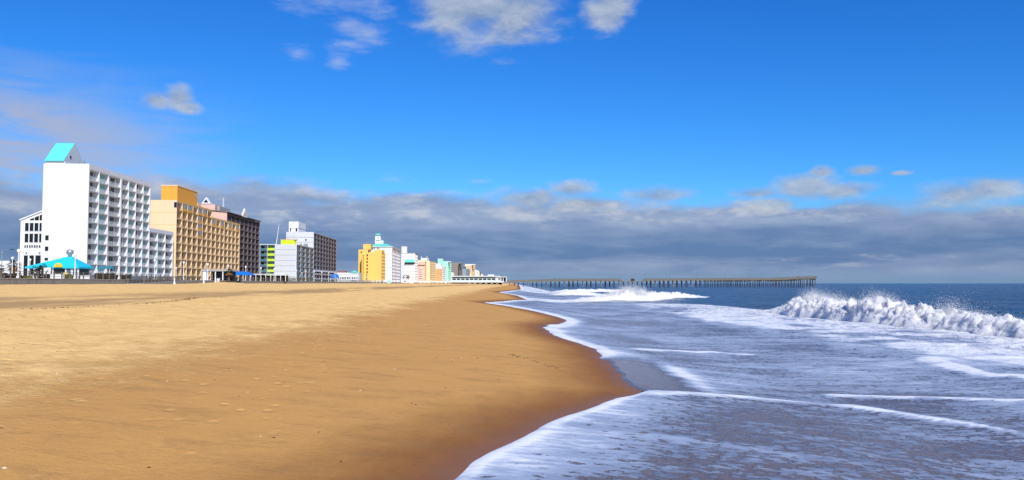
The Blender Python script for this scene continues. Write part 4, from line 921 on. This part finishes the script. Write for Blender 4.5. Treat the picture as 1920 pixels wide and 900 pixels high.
for (p, Y, wh) in ((22, 158, 'beside the fan palm with the brown skirt'), (55, 170, 'at the low end of the turquoise pavilion roof'), (95, 176, 'behind the square white sign'), (118, 196, 'behind the turquoise pavilion roof peak'), (236, 196, 'beside the lower black hedge box'), (330, 262, 'before the corner of the amber hotel'), (504, 330, 'before the lime green balconies'), (535, 360, 'before the grey sided wall'), (566, 395, 'before the rose and slate balconies')):
    q_ = at(p, 531, Y); lamp(q_.x, Y, ZP+.02, 'white globe lamp post '+wh, .95, 'globe lamps on the hotel side')
sl_ = link('street_light', None, None, (at(2, 531, 235).x, 235, ZP), label='tall single arm road light behind the white parking deck', cat='street light')
poly('pole', sl_, *tube([(0, 0, 0), (0, 0, 9.0)], [.12, .08]), metal); poly('arm', sl_, *tube([(0, 0, 8.9), (2.6, 0, 9.0)], .06), metal); bx('lamp_head', sl_, (2.3, -.2, 8.9, 3.4, .2, 9.08), black)
# low white parking deck at the far left
PK = link('parking_deck', None, None, (at(43, 531, 262).x, 262, ZP), label='low white parking deck at the left behind the palm', cat='building')
bx('upper_wall', PK, (-70, 0, 2.6, 0, 20, hz(489, 262)), white); bx('opening', PK, (-70, .3, -.3, 0, 20, 2.6), glass); bx('lower_wall', PK, (-70, -.1, -.3, 0, .25, .9), white)
for i in range(8): bx('column', PK, (-70+i*9.3, -.05, .9, -69.4+i*9.3, .4, 2.6), offw)
# turquoise pavilion
YV = 165
PV = link('pavilion', None, None, (at(109, 531, YV).x, YV, ZP), label='beach bar pavilion under a wide bright turquoise hipped roof', cat='pavilion')
def vx(px): return at(px, 531, YV).x-PV.location.x
def vz(py): return at(960, py, YV).z-ZP
ze = vz(500.5); zt = vz(480.5); x0, x1 = vx(45), vx(147); yd = 6
V = [(x0, 0, ze), (x1, 0, ze), (x1, yd, ze), (x0, yd, ze), (vx(110), yd*.45, zt), (vx(119), yd*.45, zt), (vx(119), yd*.55, zt), (vx(110), yd*.55, zt)]
poly('roof', PV, V, [(0, 1, 5, 4), (1, 2, 6, 5), (2, 3, 7, 6), (3, 0, 4, 7), (4, 5, 6, 7), (0, 3, 2, 1)], cyan_r)
bx('fascia', PV, (x0+.03, .03, ze-.28, x1-.03, yd-.03, ze-.003), cyan_r)
V, Fc = lathe([(.35, 0), (.35, .5), (.62, .7), (.70, 1.05), (.62, 1.4), (.2, 1.6)], 12); poly('vent', PV, [(vx(114.5)+x, yd*.5+y, zt-.1+z) for x, y, z in V], Fc, metal, True)
for p in (52, 64, 80, 96, 120, 132, 144): bx('post', PV, (vx(p)-.1, .4, 0, vx(p)+.1, .6, ze-.28), offw)
bx('back_wall', PV, (x0+.6, yd-1, 0, x1-.6, yd-.8, ze-.28), glass2); bx('bar_counter', PV, (vx(98), 1.2, 0, vx(118), 1.8, 1.1), pm('red_wood', (.16, .04, .02), .7))
for (a, b2) in ((121.5, 130.5), (133.5, 142.5)): win(PV, (vx(a), .46, .9, vx(b2), .54, ze-.35), pane=glass2)
bx('low_wall', PV, (vx(119), .1, 0, vx(145), .39, .85), offw)
V = []; Fc = []
for j in range(2):
    for i in range(13): a = math.pi*i/12; V.append((vx(109)+math.cos(a)*.82, -.25+j*.25, ze-.05+math.sin(a)*.85))
Fc = [tuple(range(13))[::-1], tuple(range(13, 26))]+[(i, i+1, i+14, i+13) for i in range(12)]
sg = poly('round_sign', PV, V, Fc, gold)
for i, dx in enumerate((-.42, -.2, .02, .24)): bxs('lettering', sg, [(vx(109)+dx, -.27, ze+.22, vx(109)+dx+.05, -.252, ze+.42), (vx(109)+dx, -.27, ze+.22, vx(109)+dx+.14, -.252, ze+.26), (vx(109)+dx+.1, -.27, ze+.26, vx(109)+dx+.14, -.252, ze+.40)], tan)
SB = link('sign_board', None, None, (at(88, 531, 148).x, 148, ZP), label='square white sign board with black squiggle on two posts', cat='sign')
bx('board', SB, (-.62, 0, .95, .62, .06, 2.15), white); bx('post', SB, (-.75, -.02, 0, -.63, .1, 2.3), wood_g); bx('post', SB, (.63, -.02, 0, .75, .1, 2.3), wood_g)
poly('mark', SB, *tube([(.1, -.02, 1.85), (.18, -.02, 1.78), (.12, -.02, 1.66), (0, -.02, 1.6), (-.06, -.02, 1.5), (.02, -.02, 1.44), (.12, -.02, 1.46)], .05, 5), black)
YB = link('vending_cabinet', None, None, (at(122, 531, 152).x, 152, ZP), label='small yellow cabinet standing beside the turquoise pavilion posts', cat='cabinet')
bx('body', YB, (-.35, 0, 0, .35, .5, 1.35), peach); bx('panel', YB, (-.28, -.03, .85, .28, 0, 1.2), gold)
# white planter walls before the pavilion
for (a, b2, Y, h_) in ((58, 92, 150, .75), (94, 118, 147, .95), (150, 168, 152, .7), (2, 40, 150, .6)):
    q0, q1 = at(a, 531, Y).x, at(b2, 531, Y).x
    pw = link('planter_wall', None, None, (q0, Y, ZP), label='low white planter wall on the promenade before the pavilion', cat='planter', group='white planter walls')
    bx('wall', pw, (0, 0, 0, q1-q0, .5, h_), white); bx('coping', pw, (-.05, -.05, h_, q1-q0+.05, .55, h_+.08), offw)
def shrub(px, Y, r_, h_, mat, label, n=420, z=ZP):
    q_ = at(px, 531, Y); P = np.random.normal(0, 1, (n, 3)); P /= np.linalg.norm(P, axis=1)[:, None]; P *= np.random.uniform(.35, 1, (n, 1))**.5
    lob = 1+.3*np.sin(P[:, :1]*4+P[:, 1:2]*5)
    P = P*lob*[r_, r_*.8, h_/2]+[0, 0, h_*.5]; V = []; Fc = []
    for p_ in P:
        a = np.random.normal(0, 1, 3); a /= np.linalg.norm(a); b_ = np.cross(a, np.random.normal(0, 1, 3)); b_ /= np.linalg.norm(b_); L = random.uniform(.12, .24)
        i_ = len(V); V += [p_-a*L, p_+b_*L*.45, p_+a*L, p_-b_*L*.45]; Fc.append((i_, i_+1, i_+2, i_+3))
    r = link('shrub', None, None, (q_.x, Y, z), label=label, cat='shrub', group='shrubs on the promenade')
    poly('foliage', r, V, Fc, mat); poly('stem', r, *tube([(0, 0, 0), (.05, 0, h_*.6)], [.07, .04], 5), bark)
shrub(80, 149, 1.5, 1.3, leaf_d, 'dark reddish low bush before the white planter wall'); shrub(126, 149, 1.1, .9, leaf_y, 'low yellow green bush beside the yellow cabinet'); shrub(52, 146, .8, .6, leaf_y, 'small yellow flowering bush near the lamp posts')
shrub(76, 156, 1.3, 2.9, leaf_d, 'tall dark evergreen bush beside the square sign', 700); shrub(18, 144, 1.6, .9, leaf_d, 'dark low bush under the palm'); shrub(30, 145, 1.4, .8, leaf_d, 'dark flat bush right of the palm')
shrub(136, 150, .8, .6, leaf, 'small green bush before the pavilion windows')
def palm(px, Y, h_, R_, label, n=26):
    q_ = at(px, 531, Y); r = link('palm_tree', None, None, (q_.x, Y, ZP), label=label, cat='palm tree', group='palms on the promenade')
    poly('trunk', r, *tube([(0, 0, 0), (.05, 0, h_*.5), (0, 0, h_)], [.28, .2, .22], 8), bark)
    for d_, (m_, lo, hi, nn) in (('frond', (frond, -.15, 1.1, n)), ('dead_frond', (frond_d, -1.1, -.3, n//2))):
        V = []; Fc = []
        for i_ in range(nn):
            a = 2*math.pi*i_/nn+random.uniform(-.2, .2); e = random.uniform(lo, hi); L = R_*random.uniform(.8, 1.1)
            dr = Vector((math.cos(a)*math.cos(e), math.sin(a)*math.cos(e), math.sin(e))); up_ = Vector((0, 0, 1)); sd_ = dr.cross(up_).normalized()
            for k_ in range(11):                      # fan of narrow leaflets
                f_ = (k_-5)/5; tip = dr*L*(1-.25*abs(f_))+sd_*f_*L*.55-up_*(.22*L*(.4+abs(f_))); base = dr*L*.45-up_*.02; wd_ = sd_*.05*R_+up_*.01
                j = len(V); V += [base-wd_, base+wd_, tip]; Fc.append((j, j+1, j+2))
            j = len(V); V += [Vector((0, 0, 0))-sd_*.03, sd_*.03, dr*L*.5+sd_*.03, dr*L*.5-sd_*.03]; Fc.append((j, j+1, j+2, j+3))
        poly(d_, r, [Vector(v)+Vector((0, 0, h_)) for v in V], Fc, m_)
palm(25, 160, 2.9, 1.7, 'fan palm with brown skirt beside the white globe lamp', 30); palm(-3, 158, 2.2, 1.5, 'fan palm cut off by the picture edge'); palm(429, 232, 2.6, 1.6, 'fan palm before the blue awning')
for i, p in enumerate((757, 763, 766)): palm(p, 700, 5.0, 2.2, 'far palm before the white slab hotel, %s from the clock tower hotel' % ORD[i], 14)
# dark awnings and hedge at the foot of the white hotel
for (a, b2, Y, h_, lab) in ((176, 212, 188, 1.6, 'black clipped hedge box at the foot of the white hotel'), (214, 243, 190, 1.25, 'lower black hedge box beyond the first at the white hotel')):
    q0, q1 = at(a, 531, Y).x, at(b2, 531, Y).x; n = 900; P = np.random.uniform(0, 1, (n, 3))*[q1-q0, 1.2, h_]; V = []; Fc = []
    for p_ in P:
        u_ = np.random.normal(0, .13, 3); v_ = np.random.normal(0, .09, 3); j = len(V); V += [p_-u_, p_+v_, p_+u_, p_-v_]; Fc.append((j, j+1, j+2, j+3))
    r = link('hedge', None, None, (q0, Y, ZP), label=lab, cat='hedge'); poly('foliage', r, V, Fc, leaf_d); bx('core', r, (.1, .15, 0, q1-q0-.1, 1.05, h_-.12), leaf_d)
AW = link('awning', None, None, (at(181, 531, 196).x, 196, ZP), label='teal shade awning at the foot of the white hotel', cat='awning')
prism('canopy', AW, [(-.3, 0, 2.8), (3.2, 0, 2.8), (3.2, 2, 2.8), (-.3, 2, 2.8), (0, 1.4, 3.4), (3, 1.4, 3.4), (3, 2, 3.4), (0, 2, 3.4)], BF, pm('teal_canvas', (.03, .22, .28), .7))
for x in (0, 2.9): bx('post', AW, (x, .1, 0, x+.1, .2, 2.8), offw)
# ramp down to the sand
RP = link('beach_ramp', None, None, (float(wall_x(166))+.1, 166, 0), label='grey ramp with rail fences sloping from promenade down to the sand', cat='ramp'); RP.rotation_euler.z = .046
V = [(.0, 0, 2.0), (3.6, 0, 2.0), (3.6, 30, 2.0), (0, 30, 2.0), (0, 0, 2.95), (3.6, 0, 2.95), (3.6, 30, ZP), (0, 30, ZP)]
poly('slope', RP, V, BF, conc)
for x in (3.45, .25):
    for k in range(16):
        if random.random() < 2: bx('post', RP, (x-.07, k*2, 2.5, x+.07, k*2+.14, 2.95+(ZP-2.95)*k/15+1.05), wood_g)
    for z_ in (.35, .65, .95): poly('rail', RP, [(x-.02, 0, 2.95+z_), (x+.05, 0, 2.95+z_), (x+.05, 30, ZP+z_), (x-.02, 30, ZP+z_), (x-.02, 0, 3.03+z_), (x+.05, 0, 3.03+z_), (x+.05, 30, ZP+.08+z_), (x-.02, 30, ZP+.08+z_)], BF, wood_g)
for (p, Y, lab) in ((327, 172, 'short white bollard post on the sand at the ramp foot'), (382, 205, 'short white bollard post beside the drifted sand'), (404, 212, 'white bollard post before the grey entrance canopy')):
    q_ = at(p, 531, Y); z_ = float(sand_z(q_.x, Y))
    r = link('bollard', None, None, (q_.x, Y, z_-.15), label=lab, cat='bollard'); poly('post', r, *lathe([(.26, 0), (.26, .4), (.13, .55), (.11, 1.4), (.14, 1.45), (.02, 1.6)], 10), lampw, True)
BN = link('waste_bin', None, None, (at(409, 531, 214).x, 214, float(sand_z(at(409, 531, 214).x, 214))-.1), label='squat white waste bin at the top of the sand drift', cat='bin'); poly('body', BN, *lathe([(.42, 0), (.46, .9), (.5, .95), (.3, 1.15)], 10), lampw, True)
# entrance canopy and blue awning before the amber hotel
YE = 232
EN = link('entrance_canopy', None, None, (at(379, 531, YE).x, YE, ZP), label='flat white entrance canopy on posts before the amber hotel', cat='canopy')
ex = lambda p: at(p, 531, YE).x-EN.location.x
ez = lambda y: at(960, y, YE).z-ZP
bx('roof', EN, (ex(378), 0, ez(508.5), ex(431), 6, ez(505)), conc_l); bx('left_wall', EN, (ex(379), .2, 0, ex(386), 1, ez(508.5)), offw); bx('back_wall', EN, (ex(386), 5, 0, ex(430), 5.3, ez(508.6)), glass)  # grey roof colour stands in for partial shade on the white canopy
for p in (388, 402, 416, 428): bx('post', EN, (ex(p), .2, 0, ex(p)+.25, .45, ez(508.5)), offw)
for i in range(5): bx('table', EN, (ex(391+i*7), 2, .7, ex(394+i*7), 2.8, .78), greyw)
BA = link('blue_awning', None, None, (at(423, 531, 240).x, 240, ZP), label='bright blue hipped canvas awning before the mauve hotel', cat='awning')
ax_ = lambda p: at(p, 531, 240).x-BA.location.x
az_ = lambda y: at(960, y, 240).z-ZP
V = [(ax_(423), 0, az_(515.8)), (ax_(470), 0, az_(515.8)), (ax_(470), 5, az_(515.8)), (ax_(423), 5, az_(515.8)), (ax_(432), 2, az_(509)), (ax_(458), 2, az_(509)), (ax_(458), 3, az_(509)), (ax_(432), 3, az_(509))]
prism('canopy', BA, V, BF, blue_a)
for p in (425, 440, 455, 468): bx('post', BA, (ax_(p), .1, 0, ax_(p)+.12, .25, az_(515.8)), offw)
B2 = link('blue_awning', None, None, (at(619, 531, 470).x, 470, ZP), label='small blue canvas awning at the foot of the tall grey hotel', cat='awning')
prism('canopy', B2, [(0, 0, 2.6), (4.2, 0, 2.6), (4.2, 4, 2.6), (0, 4, 2.6), (.4, 2, 4.3), (3.8, 2, 4.3), (3.8, 4, 4.3), (.4, 4, 4.3)], BF, blue_a)
for x in (.1, 4): bx('post', B2, (x, .1, 0, x+.12, .2, 2.6), offw)
# long flat white shade roof on posts between the mauve and the lime hotels
SHD = link('shade_roof', None, None, (at(470, 531, 300).x, 300, ZP), label='long flat pale pergola roof before the lime and grey hotel', cat='pergola')
sx2 = at(535, 531, 300).x-SHD.location.x; bx('roof', SHD, (0, 0, 2.5, sx2, 4, 2.75), offw)
for i in range(8): bx('post', SHD, (sx2*i/7-.1, .1, 0, sx2*i/7+.1, .3, 2.5), offw)
bx('back_screen', SHD, (0, 3.6, 0, sx2, 3.8, 2.2), leaf_d)
for i, (p, Y) in enumerate(((500, 330), (520, 340), (545, 370), (560, 380), (575, 400), (596, 430), (610, 440))): shrub(p, Y, 2.4, 2.2, leaf_d if i % 2 else leaf, 'dark clipped bush before the lime and grey hotel, %s from the flat pergola' % ORD[i], 260)
# white promenade fences, kiosks in the distance
FN = link('white_fence', None, None, (at(640, 531, 560).x, 560, ZP-.6), label='distant white picket fence before the yellow hotel', cat='fence')
fx = at(775, 531, 560).x-FN.location.x
for i in range(int(fx/2.4)+1): bx('post', FN, (i*2.4, 0, 0, i*2.4+.2, .2, 2.1), rail_w)
for z_ in (.9, 1.4, 1.9): bx('rail', FN, (0, .02, z_, fx, .1, z_+.14), rail_w)
KS = link('kiosk', None, None, (at(727, 531, 540).x, 540, ZP-.6), label='small turquoise lifeguard hut before the white clock tower hotel', cat='kiosk'); bx('wall', KS, (0, 0, 0, 1.6, 1.5, 1.7), minto); bx('roof', KS, (-.15, -.15, 1.7, 1.75, 1.65, 1.85), offw); bx('hatch', KS, (.3, -.03, .8, 1.3, .02, 1.4), teal_d)
TR = link('white_trailer', None, None, (at(755, 531, 560).x, 560, ZP-.9), label='white low trailer on the sand before the white slab hotel', cat='trailer'); bx('body', TR, (0, 0, .5, 5.2, 2.2, 2.3), white); bx('window', TR, (1, -.03, 1.3, 2.2, .02, 1.9), glass)
for x in (1, 3.8): poly('wheel', TR, *[([(x+vx_, .3+vz_, .4+vy_) for vx_, vy_, vz_ in lathe([(.4, -.12), (.4, .12)], 12)[0]]), lathe([(.4, -.12), (.4, .12)], 12)[1]], black)
# ------------------------------------------------------------------ wrack and shell bits on the sand
def scatter(name, P, sz, mat, label, flat=.35):
    V = []; Fc = []
    for (x, y) in P:
        z = float(sand_z(x, y)); L = random.uniform(.5, 1.4)*sz; a = random.uniform(0, 6.3); wd_ = L*random.uniform(.12, .35); d_ = Vector((math.cos(a), math.sin(a), 0)); s_ = Vector((-d_.y, d_.x, 0)); c_ = Vector((x, y, z)); j = len(V)
        V += [c_-d_*L, c_+s_*wd_, c_+d_*L, c_-s_*wd_, c_+Vector((0, 0, wd_*flat*2+.006))]; Fc += [(j, j+1, j+4), (j+1, j+2, j+4), (j+2, j+3, j+4), (j+3, j, j+4)]
    poly(name, None, V, Fc, mat, kind='stuff', label=label)
wr = pm('dry_seaweed', (.035, .022, .012), .9, .4, 5); sh = pm('shell_chips', (.72, .66, .55), .6, .15, 5)
P = [(random.uniform(-14, 0), random.uniform(7, 30)) for i in range(170)]; P = [p for p in P if p[0] < float(edge(p[1]))-1.2]
scatter('seaweed_scraps', P[:110], .028, wr, 'dark scraps of seaweed scattered over the damp sand'); scatter('shell_chips', P[110:150], .022, sh, 'pale shell chips scattered over the damp sand')
pa = [hit(*p) for p in ((955, 664), (985, 672), (1010, 680), (1040, 690))]
P = []
for (a, b_), (c_, d_) in zip(pa[:-1], pa[1:]):
    for i in range(14): f = random.random(); P.append((a+(c_-a)*f+random.gauss(0, .05), b_+(d_-b_)*f+random.gauss(0, .18)))
scatter('seaweed_line', P, .045, wr, 'short line of dark seaweed on the wet sand slope')
P = []
for i in range(700):
    Y = random.uniform(24, 62); P.append((float(xs0(Y))-19.2+.9*math.sin(Y*.21)+random.gauss(0, .12)+(.5*random.random()), Y))
P = [p for p in P if vnoise(np.array(p[1]*.35), np.array(2.5)) > .38]
scatter('wrack_line', P, .055, wr, 'thin dark wrack line along the low berm of dry sand')
